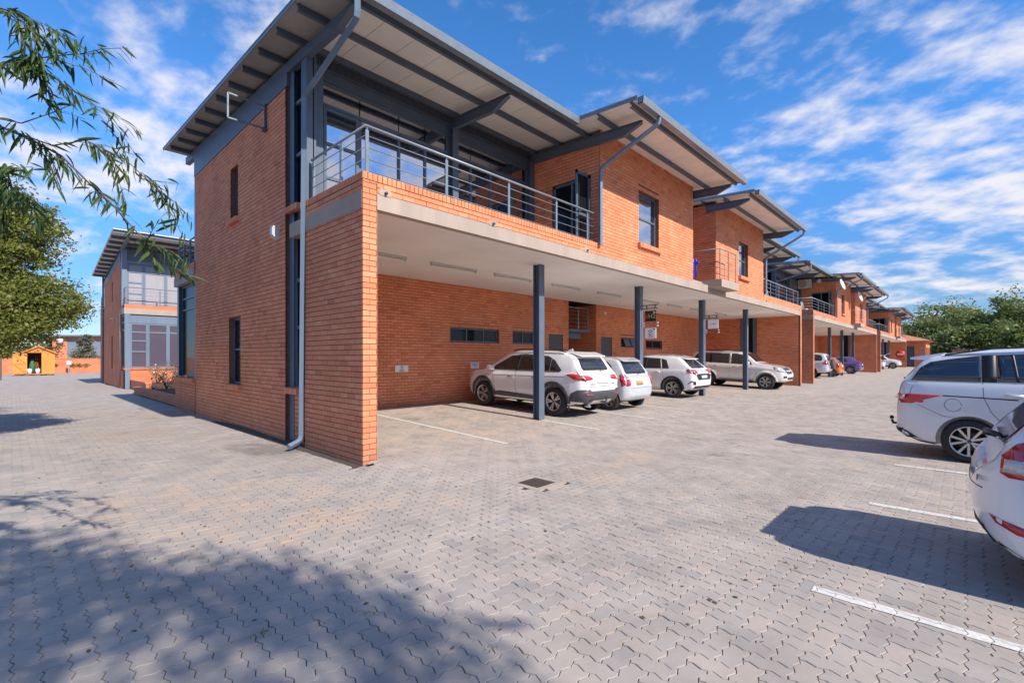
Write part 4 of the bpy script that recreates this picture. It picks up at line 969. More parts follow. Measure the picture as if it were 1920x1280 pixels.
# blue rolled umbrellas on the recessed balcony
for i,(dy,l,h) in enumerate(((7.18,'rolled blue umbrella leaning by the corner of the first room',.86),(7.05,'thin blue rolled umbrella beside the thick one on the recessed balcony',.84))):
    t=thing('rolled_umbrella',l,'umbrella',(17.03,dy,4.38),0,'blue umbrellas on the recessed balcony'); r=.075 if i==0 else .035
    m=MB(); m.tube([(17.03,dy,4.45),(17.03,dy,4.6),(17.03,dy,4.38+h*.85),(17.03,dy,4.38+h)],[r*.5,r*.8,r,r*.7],10); m.build('canopy',M['blue'],t); m=MB(); m.tube([(17.03,dy,4.38),(17.03,dy,4.46)],.012,6); m.build('pole',M['steel_light'],t)
    if i: m=MB(); m.tube([(17.03,dy-.02,5.1),(17.03,dy-.1,5.06),(17.03,dy-.05,5.0)],.03,6); m.build('strap',M['blue'],t)
# air conditioner
x=39.9
t=thing('air_conditioner','beige air conditioner unit on the balcony wall of the middle block','air conditioner',(x-.15,8.45,6.95)); m=MB(); m.box(x-.34,8.05,6.64,x-.04,8.88,7.26); m.build('casing',M['lamp_white'],t)
m=MB(); m.lathe([(-.01,.0),(-.012,.05),(-.004,.06),(-.004,.23),(-.02,.25),(0,.265)],20,'x',(x-.34,8.56,6.95)); m.build('fan_grille',M['concrete'],t)
m=MB(); m.box(x-.3,8.2,6.56,x,8.24,6.64); m.box(x-.3,8.7,6.56,x,8.74,6.64); m.build('wall_bracket',M['steel_light'],t)
t=thing('wall_lamp','round bulkhead lamp right of the air conditioner unit','wall lamp',(x-.02,7.62,7.12)); m=MB(); m.lathe([(0,.16),(-.06,.15),(-.1,.08),(-.11,0)],14,'x',(x-.01,7.62,7.1)); m.build('lens',M['lamp_white'],t); m=MB(); m.box(x-.05,7.46,7.14,x,7.78,7.2); m.build('hood',M['steel'],t)
# satellite dishes
def dish(wx,wy,wz,cx,cy,cz,label,d=(-.86,-.42,.28),r=.45):
    t=thing('satellite_dish',label,'satellite dish',(wx,wy,wz),0,'white satellite dishes on the middle block')
    d=Vector(d).normalized(); a=d.orthogonal().normalized(); b=d.cross(a); m=MB(); n=20; V=[];Fs=[]
    for k,(rr,h) in enumerate(((0.001,-.14),(.35,-.12),(.7,-.065),(1,0),(1.0,-.02),(.7,-.085),(.35,-.14),(.001,-.16))):
        for j in range(n): q=2*math.pi*j/n; V.append(Vector((cx,cy,cz))+ (a*math.cos(q)+b*math.sin(q))*r*rr + d*h)
    for k in range(7):
        for j in range(n): Fs.append((k*n+j,k*n+(j+1)%n,(k+1)*n+(j+1)%n,(k+1)*n+j))
    m.add(V,Fs,0,True); m.build('reflector',M['lamp_white'],t)
    m=MB(); m.tube([(wx,wy,wz),(wx,wy-.25,wz),(cx-d.x*.12,cy-d.y*.12,cz-d.z*.12)],.022,6); m.build('mast',M['lamp_white'],t)
    m=MB(); e=Vector((cx,cy,cz))+d*.42+Vector((0,0,-.12)); s=Vector((cx,cy,cz-r)); m.tube([s,e],.014,5); m.lathe([(-.05,.001),(-.05,.035),(.05,.035),(.05,.001)],8,'x',e); m.build('feed_arm',M['lamp_white'],t)
dish(40.2,6.55,6.6,38.3,5.95,6.52,'satellite dish nearer the camera, beside the first upper window of the middle block',r=.38,d=(-.12,-.95,.3))
dish(47.2,6.55,6.5,45.3,5.9,6.35,'satellite dish farther along the middle block, above the recessed balcony',r=.42,d=(-.12,-.95,.3))
# chairs and plants glimpsed on the middle balconies
for (xx,yy,l) in ((25.2,7.6,'white wire chair on the far balcony of the nearest block, close to its room'),(27.6,7.5,'white wire chair on the far balcony of the nearest block, near the end pier'),(35.6,7.6,'white wire chair on the first balcony of the middle block')):
    t=thing('garden_chair',l,'chair',(xx,yy,4.33),.5,'white wire chairs on the balconies')
    def cb(name,f,mat='white'):
        m=MB(); f(m); o=m.build(name,M[mat],t,world=False); return o
    cb('seat',lambda m:m.lathe([(0,.2),(.02,.2),(.02,.001)],14,'z',(0,0,.44)))
    for a in range(4): cb('leg',lambda m:m.tube([(.16*math.cos(a*1.571+.78),.16*math.sin(a*1.571+.78),.44),(.22*math.cos(a*1.571+.78),.22*math.sin(a*1.571+.78),0)],.012,5))
    def bk(m):
        m.tube([(-.19,.1,.44),(-.2,.16,.8),(-.1,.2,.92),(.1,.2,.92),(.2,.16,.8),(.19,.1,.44)],.012,6)
        for k in range(5): m.tube([(-.14+.07*k,.13,.45),(-.12+.06*k,.19,.9)],.006,4)
    cb('backrest',bk)
# ------------------------------------------------------------------ garden between the blocks
t=thing('garden_planter','low brick planter edging along the drive between the two blocks','planter',(3.9,25,0))
m=MB(); m.box(3.86,18.75,0,4.08,27.6,.24); m.box(4.08,27.38,0,4.5,27.6,.24); m.box(4.3,27.6,0,4.5,31.7,.42); m.build('wall',M['far_brick'],t)
y=18.75
cop=None
while y<27.5:
    m=MB(); m.box(3.83,y,.24,4.1,y+.218,.30); m.build('coping_brick',M['brick'],t); y+=.23
y=27.62
while y<31.6: m=MB(); m.box(4.27,y,.42,4.53,y+.218,.48); m.build('coping_brick',M['brick'],t); y+=.23
o=MB(); 
n=18
for i in range(n):
    for j in range(10):
        pass
o.box(4.08,18.75,-.05,14,27.38,.17); o.box(4.5,27.38,-.05,14,31.78,.3); o.build('soil_bed',M['soil'],t)
rnd=random.Random(8)
def leaves_mesh(name,pts,size,mat,parent,shape=1.6,droop=.3,rnd=rnd,up=.3):
    """many small folded leaf faces"""
    n=len(pts); rs=np.random.RandomState(rnd.randint(0,10**6)); P=np.array(pts,dtype=np.float64)
    d=rs.normal(size=(n,3)); d[:,2]=d[:,2]*.6-droop; d/=np.linalg.norm(d,axis=1)[:,None]
    q=rs.normal(size=(n,3)); q[:,2]+=up*0; w=np.cross(d,q); w/=np.linalg.norm(w,axis=1)[:,None]
    s=size*(.65+.7*rs.rand(n))[:,None]; L=d*s; Wd=w*s/shape*.5
    V=np.stack([P,P+L*.5+Wd,P+L,P+L*.5-Wd],1).reshape(-1,3)
    Fs=[(4*i,4*i+1,4*i+2,4*i+3) for i in range(n)]
    off=wloc(parent); V-=np.array([off.x,off.y,off.z])
    o=bpy.data.objects.new(name,mesh_fast(name,V.tolist(),Fs,mat,rs.rand(n)*.8)); C.objects.link(o); o.parent=parent; return o
def rose(x,y,h,label,grp='rose bushes in the planter'):
    t=thing('rose_bush',label,'bush',(x,y,.25),0,grp); pts=[]; m=MB()
    for k in range(9):
        a=rnd.uniform(0,6.28); e=(x+math.cos(a)*h*.5,y+math.sin(a)*h*.5,.25+h*rnd.uniform(.6,1)); mid=(x+math.cos(a)*h*.15+rnd.uniform(-.1,.1),y+math.sin(a)*h*.15,.25+h*.4); m.tube([(x,y,.2),mid,e],[.014,.010,.005],5)
        for j in range(18): f=rnd.uniform(.35,1.05); pts.append((x+(e[0]-x)*f+rnd.gauss(0,.07),y+(e[1]-y)*f+rnd.gauss(0,.07),.25+(e[2]-.25)*f+rnd.gauss(0,.06)))
    m.build('stem',M['bark'],t); leaves_mesh('foliage',pts,.07,M['leaf_dry'],t)
    for j in range(3):
        m=MB(); p=rnd.choice(pts); m.lathe([(-.03,.001),(-.02,.035),(.02,.04),(.035,.001)],7,'z',(p[0],p[1],p[2]+.08)); m.build('flower',M['white'],t)
for i,(x,y,h) in enumerate(((5.2,30.2,1.15),(6.0,29.5,1.2),(5.4,28.4,.95),(6.6,30.6,1.2),(4.9,26.6,.9),(5.3,24.6,.8),(4.6,21.6,.7))):
    rose(x,y,h,['bare-stemmed rose bush at the near left of the glazed corner','tall rose bush in front of the second garden window','short rose bush in the middle of the bed','rose bush against the sill of the rear block','rose bush behind the low planter edging','small rose bush midway along the planter','smallest rose bush by the first block'][i])
# ------------------------------------------------------------------ end of the drive: wall, shed, house beyond
t=thing('boundary_wall','low orange brick wall closing the far end of the drive','wall',(3,67,0)); m=MB(); m.box(-14,67,0,14,67.25,1.44); m.build('wall',M['far_brick'],t); m=MB(); m.box(-14.05,66.96,1.44,14.05,67.3,1.52); m.build('coping',M['far_brick'],t)
def shed():
    t=thing('garden_shed','orange timber garden shed with one door swung open, at the end of the drive','shed',(1.4,61.6,0)); y0,y1=60.6,62.6; x0,x1=.95,2.73; e=2.05; rg=2.62; cx=(x0-.55+x1)/2+.25
    xl,xr=.62,2.73; cx=(xl+xr)/2
    m=MB(); m.box(xl,y0+.05,.12,xl+.05,y1,e); m.box(xr-.05,y0+.05,.12,xr,y1,e); m.box(xl,y1-.05,.12,xr,y1,e); m.box(xl,y0+.05,.1,xr,y1,.16); m.build('wall',M['timber'],t)
    x=1.86
    while x<xr-.02: m=MB(); m.box(x+.004,y0,.12,min(x+.098,xr),y0+.05,e); m.build('plank',M['timber2'],t); x+=.1
    x=xl
    while x<xr:
        a=x; b=min(x+.11,xr); h=lambda q: e+(rg-e)*(1-abs(q-cx)/(cx-xl)); m=MB(); m.prism([(a+.003,y0-.01,e),(b-.003,y0-.01,e),(b-.003,y0-.01,h(b)),((a+b)/2,y0-.01,max(h(a),h(b),h((a+b)/2))),(a+.003,y0-.01,h(a))],(0,.04,0)); m.build('gable_plank',M['timber'],t); x+=.11
    for s in (-1,1):
        m=MB(); a=(cx,rg+.04); b=(cx+s*(cx-xl+.17),e-.07); m.prism([(a[0],y0-.15,a[1]),(b[0],y0-.15,b[1]),(b[0],y0-.15,b[1]+.04),(a[0],y0-.15,a[1]+.045)],(0,2.3,0)); m.build('roof',M['bark'],t)
        m=MB(); m.beam((a[0],y0-.16,a[1]-.02),(b[0],y0-.16,b[1]-.02),.025,.09); m.build('bargeboard',M['timber'],t)
    # open leaf
    d=MB(); d.box(.05,y0-.08,.14,.94,y0-.04,1.98); dd=d.build('door',M['timber2'],t)
    for z in (.2,1.05,1.88): m=MB(); m.box(.09,y0-.115,z-.04,.9,y0-.081,z+.04); m.build('ledge',M['timber'],dd)
    for z in (.24,1.09): m=MB(); m.beam((.12,y0-.10,z+.76),(.88,y0-.10,z),.03,.07,up=(0,1,0)); m.build('brace',M['timber'],dd)
    m=MB(); 
    for a in (.2,.7,1.4,2.2): m.box(a,y0-.05,0,a+.35,y1,.1)
    m.build('bearer',M['bark'],t)
    m=MB(); m.box(xl+.06,y1-.2,.17,xr-.06,y1-.06,2.0); m.build('inside_shade',M['bark'],t)  # added brown panel, shade inside the shed put into its colour
shed()
for (x,y,l,mt,h) in ((1.1,60.75,'white plastic bucket at the left of the shed doorway','white',.42),(1.62,60.8,'white plastic bucket at the right of the shed doorway','white',.4)):
    t=thing('bucket',l,'bucket',(x,y,.16),0,'buckets in the shed'); m=MB(); m.lathe([(0,.001),(0,.13),(h,.16),(h,.15),(.03,.12)],14,'z',(x,y,.17)); m.build('body',M[mt],t); m=MB(); m.tube([(x-.16,y,.17+h),(x-.1,y-.02,.17+h+.1),(x+.1,y-.02,.17+h+.1),(x+.16,y,.17+h)],.008,5); m.build('handle',M['chrome'],t)
t=thing('garden_tool_bundle','green sacking and handles standing inside the shed','tools',(1.35,61.6,.16)); m=MB(); m.tube([(1.3,61.6,.2),(1.28,61.6,.9),(1.3,61.65,1.5)],[.24,.2,.08],9); m.build('sack',M['green'],t); m=MB(); m.tube([(1.55,61.4,.2),(1.5,61.8,1.8)],.02,5); m.tube([(1.68,61.5,.2),(1.62,61.9,1.7)],.02,5); m.build('handle',M['timber2'],t)
t=thing('meter_post','white meter box on a short post in front of the low wall','meter post',(4.0,66,0)); m=MB(); m.box(3.95,65.97,0,4.05,66.03,.9); m.build('post',M['steel_light'],t); m=MB(); m.box(3.83,65.93,.9,4.17,66.07,1.25); m.build('box',M['white'],t)
for i,x in enumerate((3.05,4.35,4.85,5.4)):
    t=thing('small_shrub',['tuft left of the meter post','tuft right of the meter post','middle tuft on the low wall','tuft nearest the rear block'][i]+' growing on the low brick wall','shrub',(x,66.9,.8),0,'tufts on the low wall'); leaves_mesh('foliage',[(x+rnd.gauss(0,.12),66.9+rnd.gauss(0,.06),.85+rnd.gauss(0,.09)) for _ in range(90)],.12,M['leaf_far'],t)
t=thing('fence_post','dark maroon post at the left edge of the drive','post',(-.55,50.7,0)); m=MB(); m.box(-.7,50.6,0,-.5,50.8,2.0); m.build('post',M['iron'],t)
t=thing('house','low brick house with a grey garage door beyond the end wall','house',(6,88,0))
m=MB(); wallbox(m,(0,85),(1,0),(0,-1),3.6,16,0,4.3,((5.0,12.5,0,4.0),),.3); m.box(3.6,85.3,0,3.9,97,4.3); m.build('wall',M['far_brick'],t)
m=MB(); m.box(5.0,85.1,0,12.5,85.2,4.0); m.build('garage_door',M['gutter'],t)
m=MB(); m.prism([(2.9,84.2,4.25),(17,84.2,4.7),(17,84.2,4.9),(2.9,84.2,4.45)],(0,13,0)); m.build('roof',M['steel'],t); m=MB(); m.box(3.0,85.5,0,3.5,88,4.2); m.build('side_glazing',M['glass'],t)
t=thing('satellite_dish','small white satellite dish on the house beyond the end wall','satellite dish',(4.3,84.9,3.7)); m=MB(); m.lathe([(-.1,.001),(-.08,.2),(0,.36),(-.02,.37),(-.12,.17),(-.13,.001)],16,'y',(4.3,84.6,3.75)); m.build('reflector',M['lamp_white'],t); m=MB(); m.tube([(4.3,84.75,3.7),(4.3,85,3.5)],.03,5); m.build('mast',M['steel_light'],t)
# ------------------------------------------------------------------ gatehouse and end wall on the right
t=thing('gatehouse','gatehouse with a hipped clay tile roof beyond the last block','building',(112,5,0))
m=MB(); wallbox(m,(0,4.6),(1,0),(0,-1),100,112,0,4.3,((101,105,0,3.2),(107,111,0,3.2)),.3); wallbox(m,(100,0),(0,1),(-1,0),4.9,13,0,4.3,((6,9.5,.1,3.4),),.3); m.build('wall',M['far_brick'],t)
m=MB(); m.add([(99.2,3.9,4.25),(113,3.9,4.25),(113,14,4.25),(99.2,14,4.25),(104,9,5.9),(109,9,5.9)],[(0,1,5,4),(1,2,5),(2,3,4,5),(3,0,4),(3,2,1,0)]); m.build('roof',M['tile_red'],t)
for (a,b) in ((101,105),(107,111)): m=MB(); m.box(a,4.75,0,b,4.8,3.2); m.build('garage_door',M['trim'],t)
m=MB(); m.box(100.2,6,.1,100.25,9.5,3.4); m.build('dark_opening',M['door_grey'],t)
xs_=94.36; t=thing('no_entry_sign','round red no entry sign on the end wall of the last block','sign',(xs_,7.3,2.1)); m=MB(); m.lathe([(.03,.58),(0,.58),(0,.001)],24,'x',(xs_-.04,7.3,2.1)); m.build('disc',M['sign_red'],t); m=MB(); m.box(xs_-.055,6.92,2.0,xs_-.043,7.68,2.2); m.build('bar',M['white'],t)
t=thing('boundary_wall','long brick boundary wall under the trees at the end of the yard','wall',(130,-10,0)); m=MB(); m.box(128,-60,0,128.4,2,3.0); m.build('wall',M['far_brick'],t); m=MB(); m.box(127.9,-60,3.0,128.5,2,3.15); m.build('coping',M['tile_red'],t)
t=thing('boundary_wall','brick boundary wall behind the open parking bays','wall',(40,-14,0)); m=MB(); m.box(-40,-14.3,0,128,-14,2.2); m.build('wall',M['far_brick'],t)
# ------------------------------------------------------------------ cars. local frame: rear bumper at y=0, nose at +y, left side at -x
def ip(keys,y):
    if y<=keys[0][0]: return keys[0][1]
    for (a,b),(c,d) in zip(keys,keys[1:]):
        if y<=c: return b+(d-b)*((y-a)/(c-a) if c>a else 0)
    return keys[-1][1]
class Car:
    def __init__(s,spec):
        s.__dict__.update(spec); s.dg=None
    def shell(s):
        L=s.L; hw=s.W/2
        ys=set([0,.03,.08,.16,L-.03,L-.08,L-.18,L])|set(round(k,3) for k,_ in s.top)|set(round(.14*i,3) for i in range(int(L/.14)+1))
        ys=sorted(y for y in ys if 0<=y<=L); out=[ys[0]]
        for y in ys[1:]:
            if y-out[-1]>.028: out.append(y)
        ys=out
        plan=s.plan if hasattr(s,'plan') else [(0,.74),(.05,.86),(.15,.95),(.4,.99),(.8,1),(L-.9,1),(L-.45,.95),(L-.2,.86),(L-.06,.74),(L,.62)]
        V=[];Fs=[];n=0
        for y in ys:
            top=ip(s.top,y); zb=ip(s.bot,y); belt=min(ip(s.belt,y),top-.012); pw=ip(plan,y)
            ws=hw*pw; wb=ws*.955; gh=max(0,top-belt)
            tum=min(1,gh/.5); wt=ws*(1-.055*min(1,gh/.1)-.20*tum) 
            zm=zb+(belt-zb)*.45
            sh=belt-.035*min(1,(belt-zb)/.5)
            pts=[(0,zb),(wb*.6,zb),(wb*.93,zb+.015),(wb,zb+.07),(ws*.995,zm-.05),(ws,zm+.12*(belt-zb)),(ws*.992,sh-.10),(ws*.972,sh),(ws*.94,belt+.012*tum)]
            for f in (.25,.5,.75): pts.append((ws*.94+(wt-ws*.94)*f+ .018*math.sin(math.pi*f)*tum,belt+gh*f*.90+.012*tum*(1-f)))
            pts+=[(wt,belt+gh*.90),(wt*.955,belt+gh*.965),(wt*.80,belt+gh*.995),(wt*.45,top+.012*tum),(0,top+.018*tum+.004)]
            n=len(pts)
            V+=[(-x,y,z) for x,z in pts]+[(x,y,z) for x,z in pts[1:-1]]
        m=2*n-2
        def idx(i,j):   # j runs round the section: left side bottom->top then right side top->bottom
            j%=m
            return i*m+ (j if j<n else n+ (m-1-j))
        for i in range(len(ys)-1):
            for j in range(m): Fs.append((idx(i,j),idx(i,j+1),idx(i+1,j+1),idx(i+1,j)))
        for i,fl in ((0,1),(len(ys)-1,-1)):
            b=len(V); zc=(ip(s.bot,ys[i])+ip(s.top,ys[i]))/2; V.append((0,ys[i]+(-.012 if i==0 else .02),zc))
            for j in range(m): Fs.append((idx(i,j+1),idx(i,j),b))
        me=bpy.data.meshes.new('body'); me.from_pydata(V,[],Fs)
        bm=bmesh.new(); bm.from_mesh(me); bmesh.ops.recalc_face_normals(bm,faces=bm.faces); bm.to_mesh(me); bm.free()
        tmp=bpy.data.objects.new('tmp_body',me); C.objects.link(tmp)
        ss=tmp.modifiers.new('s','SUBSURF'); ss.levels=2; ss.render_levels=2
        cut=MB()
        for (wy) in (s.wr,s.wf):
            for sx in (-1,1):
                r=s.r+s.gap; x0=sx*(hw+.2); x1=sx*(hw-.30)
                prof=[(min(x0,x1),.001),(min(x0,x1),r),(max(x0,x1),r),(max(x0,x1),.001)]
                cut.lathe(prof,36,'x',(0,wy,s.r),0,False)
        co=cut.build('tmp_cut',M['black'],None)
        me.materials.append(M[s.paint]); me.materials.append(M['black'])
        for p in co.data.polygons: p.material_index=1
        co.data.materials.clear(); co.data.materials.append(M[s.paint]); co.data.materials.append(M['black'])
        bo=tmp.modifiers.new('b','BOOLEAN'); bo.operation='DIFFERENCE'; bo.object=co; bo.solver='EXACT'
        dg=bpy.context.evaluated_depsgraph_get()
        ev=tmp.evaluated_get(dg); res=bpy.data.meshes.new_from_object(ev,depsgraph=dg)
        tmp.modifiers.remove(bo); dg=bpy.context.evaluated_depsgraph_get(); ev2=tmp.evaluated_get(dg); solid=bpy.data.meshes.new_from_object(ev2,depsgraph=dg)
        bm=bmesh.new(); bm.from_mesh(solid); s.bvh=BVHTree.FromBMesh(bm); bm.free()
        svn=[v.normal.copy() for v in solid.vertices]; svc=[v.co.copy() for v in solid.vertices]; spv=[tuple(p.vertices) for p in solid.polygons]
        vn=[]
        for v in res.vertices:
            h=s.bvh.find_nearest(v.co); acc=Vector((0,0,0))
            for i in spv[h[2]]: acc+=svn[i]/((svc[i]-v.co).length+1e-5)
            vn.append(acc.normalized())
        bpy.data.objects.remove(tmp); bpy.data.objects.remove(co); bpy.data.meshes.remove(solid)
        zlow=s.low
        for p in res.polygons:
            p.use_smooth=p.material_index==0
            if p.normal.z<-.7 and p.center.z<zlow: p.material_index=1
        ln=[None]*len(res.loops)
        for p in res.polygons:
            flat=(p.normal.dot(vn[p.vertices[0]])<.5)
            for li in p.loop_indices: ln[li]=tuple(p.normal) if flat else tuple(vn[res.loops[li].vertex_index])
            p.use_smooth=True
        res.normals_split_custom_set(ln)
        s.mesh=res; s.mesh.name='body'; return res
    def patch(s,name,poly,side,mat,parent,off=.006,step=.10,depth=.03,smoothf=True):
        """a panel whose outline is drawn in side ('L','R'), rear ('B'), front ('F') or top ('T') view and laid on the body"""
        bm=bmesh.new(); vs=[bm.verts.new((a,b,0)) for a,b in poly]; bm.faces.new(vs)
        for ax in (0,1):
            lo=min(p[ax] for p in poly); hi=max(p[ax] for p in poly); k=lo+step
            while k<hi-.004:
                no=Vector((1,0,0)) if ax==0 else Vector((0,1,0)); co=Vector((k,0,0)) if ax==0 else Vector((0,k,0))
                bmesh.ops.bisect_plane(bm,geom=bm.verts[:]+bm.edges[:]+bm.faces[:],plane_co=co,plane_no=no); k+=step
        D={'L':Vector((1,0,0)),'R':Vector((-1,0,0)),'B':Vector((0,1,0)),'F':Vector((0,-1,0)),'T':Vector((0,0,-1))}[side]
        miss=[]
        for v in bm.verts:
            a,b=v.co.x,v.co.y
            o={'L':Vector((-3,a,b)),'R':Vector((3,a,b)),'B':Vector((a,-3,b)),'F':Vector((a,s.L+3,b)),'T':Vector((a,b,4))}[side]
            h=s.bvh.ray_cast(o,D)
            if h[0] is None:
                h=s.bvh.find_nearest(o+D*2.6); v.co=h[0]-D*off
            else:
                nn=h[1]; 
                if nn.dot(D)>0: nn=-nn
                v.co=h[0]+(nn*.6-D*.4)*off
        bmesh.ops.recalc_face_normals(bm,faces=bm.faces)
        f=bm.faces[:]; 
        if f and sum(x.normal.dot(D)*x.calc_area() for x in f)>0: bmesh.ops.reverse_faces(bm,faces=f)
        be=[e for e in bm.edges if e.is_boundary]; g=bmesh.ops.extrude_edge_only(bm,edges=be)
        for v in [x for x in g['geom'] if isinstance(x,bmesh.types.BMVert)]: v.co+=D*depth
        for x in bm.faces: x.smooth=False
        for x in f:
            if x.is_valid: x.smooth=smoothf
        me=bpy.data.meshes.new(name); bm.to_mesh(me); bm.free(); me.materials.append(M[mat])
        o=bpy.data.objects.new(name,me); C.objects.link(o); o.parent=parent; return o
    def seam(s,pts,side,parent,w=.007,mat='black',name='panel_gap',off=.0025):
        P=[Vector(p) for p in pts]; l=[];r=[]
        for i,p in enumerate(P):
            d=(P[min(i+1,len(P)-1)]-P[max(i-1,0)]).normalized(); nn=Vector((-d.y,d.x))*w/2; l.append(p+nn); r.append(p-nn)
        return s.patch(name,[tuple(q) for q in l]+[tuple(q) for q in reversed(r)],side,mat,parent,off,.12,.004)
def arc(cx,cy,r,a0,a1,n=14): return [(cx+r*math.cos(R(a0+(a1-a0)*k/n)),cy+r*math.sin(R(a0+(a1-a0)*k/n))) for k in range(n+1)]
WHEELS={}
def wheel(parent,car,x,y,side,style):
    key=(round(car.r,3),style)
    r=car.r; w=.205; rr=r*car.rim
    root=thing('wheel',None,None); root.parent=parent; root.location=(x,y,r); 
    if side>0: root.rotation_euler=(0,0,math.pi)
    if key not in WHEELS:
        m=MB(); m.lathe([(0,rr*.98),(.012,rr+.01),(.0,r*.86),(.012,r*.95),(.04,r*.993),(.06,r),(w-.06,r),(w-.04,r*.993),(w-.01,r*.95),(w,r*.86),(w-.02,rr)],40,'x')
        for k in range(2): m.lathe([(.075+.05*k,r+.001),(.082+.05*k,r-.004),(.09+.05*k,r+.001)],40,'x')
        ty=m.build('tyre',M['rubber'],None)
        m=MB(); m.lathe([(.03,rr*.90),(.004,rr*.94),(.0,rr*.985),(.006,rr*1.0),(.02,rr*.99),(w-.02,rr*.97)],40,'x'); m.lathe([(.0,.001),(.0,rr*.12),(.012,rr*.19),(.04,rr*.2)],20,'x',(.018,0,0))
        ns,split,wd=style
        for k in range(ns):
            a=2*math.pi*k/ns
            offs=(-split,split) if split else (0,)
            for of in offs:
                c0,s0=math.cos(a+of*.35),math.sin(a+of*.35); c1,s1=math.cos(a+of),math.sin(a+of)
                p0=Vector((.026,rr*.14*c0,rr*.14*s0)); p1=Vector((.012,rr*.95*c1,rr*.95*s1)); t=(p1-p0).normalized(); q=Vector((1,0,0)).cross(t)
                w0=wd*rr*.5; w1=wd*rr*.62; th=.028
                m.hexa([p0-q*w0+Vector((th,0,0)),p0+q*w0+Vector((th,0,0)),p1+q*w1+Vector((th,0,0)),p1-q*w1+Vector((th,0,0)),p0-q*w0*.7,p0+q*w0*.7,p1+q*w1*.8,p1-q*w1*.8])
        rim=m.build('rim',M['alloy'],None)
        m=MB(); m.lathe([(.0,.001),(.0,rr*.62),(.02,rr*.62)],24,'x',(.075,0,0)); disc=m.build('brake_disc',M['iron'],None)
        m=MB(); m.lathe([(0,.001),(0,rr*.96),(.02,rr*.96)],24,'x',(.12,0,0)); back=m.build('wheel_well_plate',M['black'],None)
        m=MB()
        for k in range(5): a=2*math.pi*(k+.5)/5; m.lathe([(-.004,.001),(-.004,.012),(.02,.012)],8,'x',(.014,rr*.24*math.cos(a),rr*.24*math.sin(a)))
        nuts=m.build('wheel_nuts',M['black'],None,kind='stuff')
        m=MB(); m.lathe([(0,.001),(0,rr*.10),(.012,rr*.12)],14,'x',(.008,0,0)); cap=m.build('hub_cap',M['trim'],None)
        WHEELS[key]=[ty,rim,disc,back,nuts,cap]
        for o in WHEELS[key]: o.parent=root
    else:
        for o in WHEELS[key]: c=o.copy(); C.objects.link(c); c.parent=root
    return root
def mirror(poly): return [(-a,b) for a,b in poly]
def place(car,name,label,x,y,front,z=0.0,group=None,tilt=0.0,cat='car'):
    """x = centre line, y = rear bumper (world); front=+1 nose towards +Y, -1 towards -Y"""
    t=thing(name,label,cat,(x,y,z),0 if front>0 else math.pi,group); t.rotation_euler=(tilt*(1 if front>0 else 1),0,t.rotation_euler[2]); return t
def body(car,t):
    o=bpy.data.objects.new('body',car.mesh); C.objects.link(o); o.parent=t
    hw=car.W/2
    for y in (car.wr,car.wf):
        for s in (-1,1): wheel(t,car,s*(hw-car.inset),y,s,car.style)
    return o
def box_part(name,mat,t,*b):
    m=MB(); m.box(*b); return m.build(name,M[mat],t,world=False)
CARGRP='cars parked in the yard'
# ---- compact off-road crossover (white, grey cladding)
rav=Car(dict(L=4.55,W=1.82,r=.37,rim=.66,gap=.06,wr=.95,wf=3.64,paint='car_white',inset=.015,style=(5,.17,.15),low=.36,
 top=[(0,.66),(.03,.96),(.07,1.02),(.16,1.10),(.24,1.18),(.46,1.52),(.56,1.60),(.9,1.665),(1.7,1.685),(2.5,1.655),(2.85,1.58),(3.55,1.14),(3.7,1.09),(4.1,1.03),(4.35,.93),(4.48,.76),(4.55,.62)],
 bot=[(0,.5),(.1,.38),(.4,.27),(3.9,.25),(4.3,.28),(4.55,.40)],belt=[(0,1.12),(.5,1.13),(1.2,1.08),(3.6,1.0),(4.55,.9)]))
rav.shell()
t=place(rav,'parked_car','white crossover with grey wheel arch cladding, parked nose in beside the first post',10.63,6.86,1,z=.108,group=CARGRP,tilt=R(1.9)); body(rav,t)
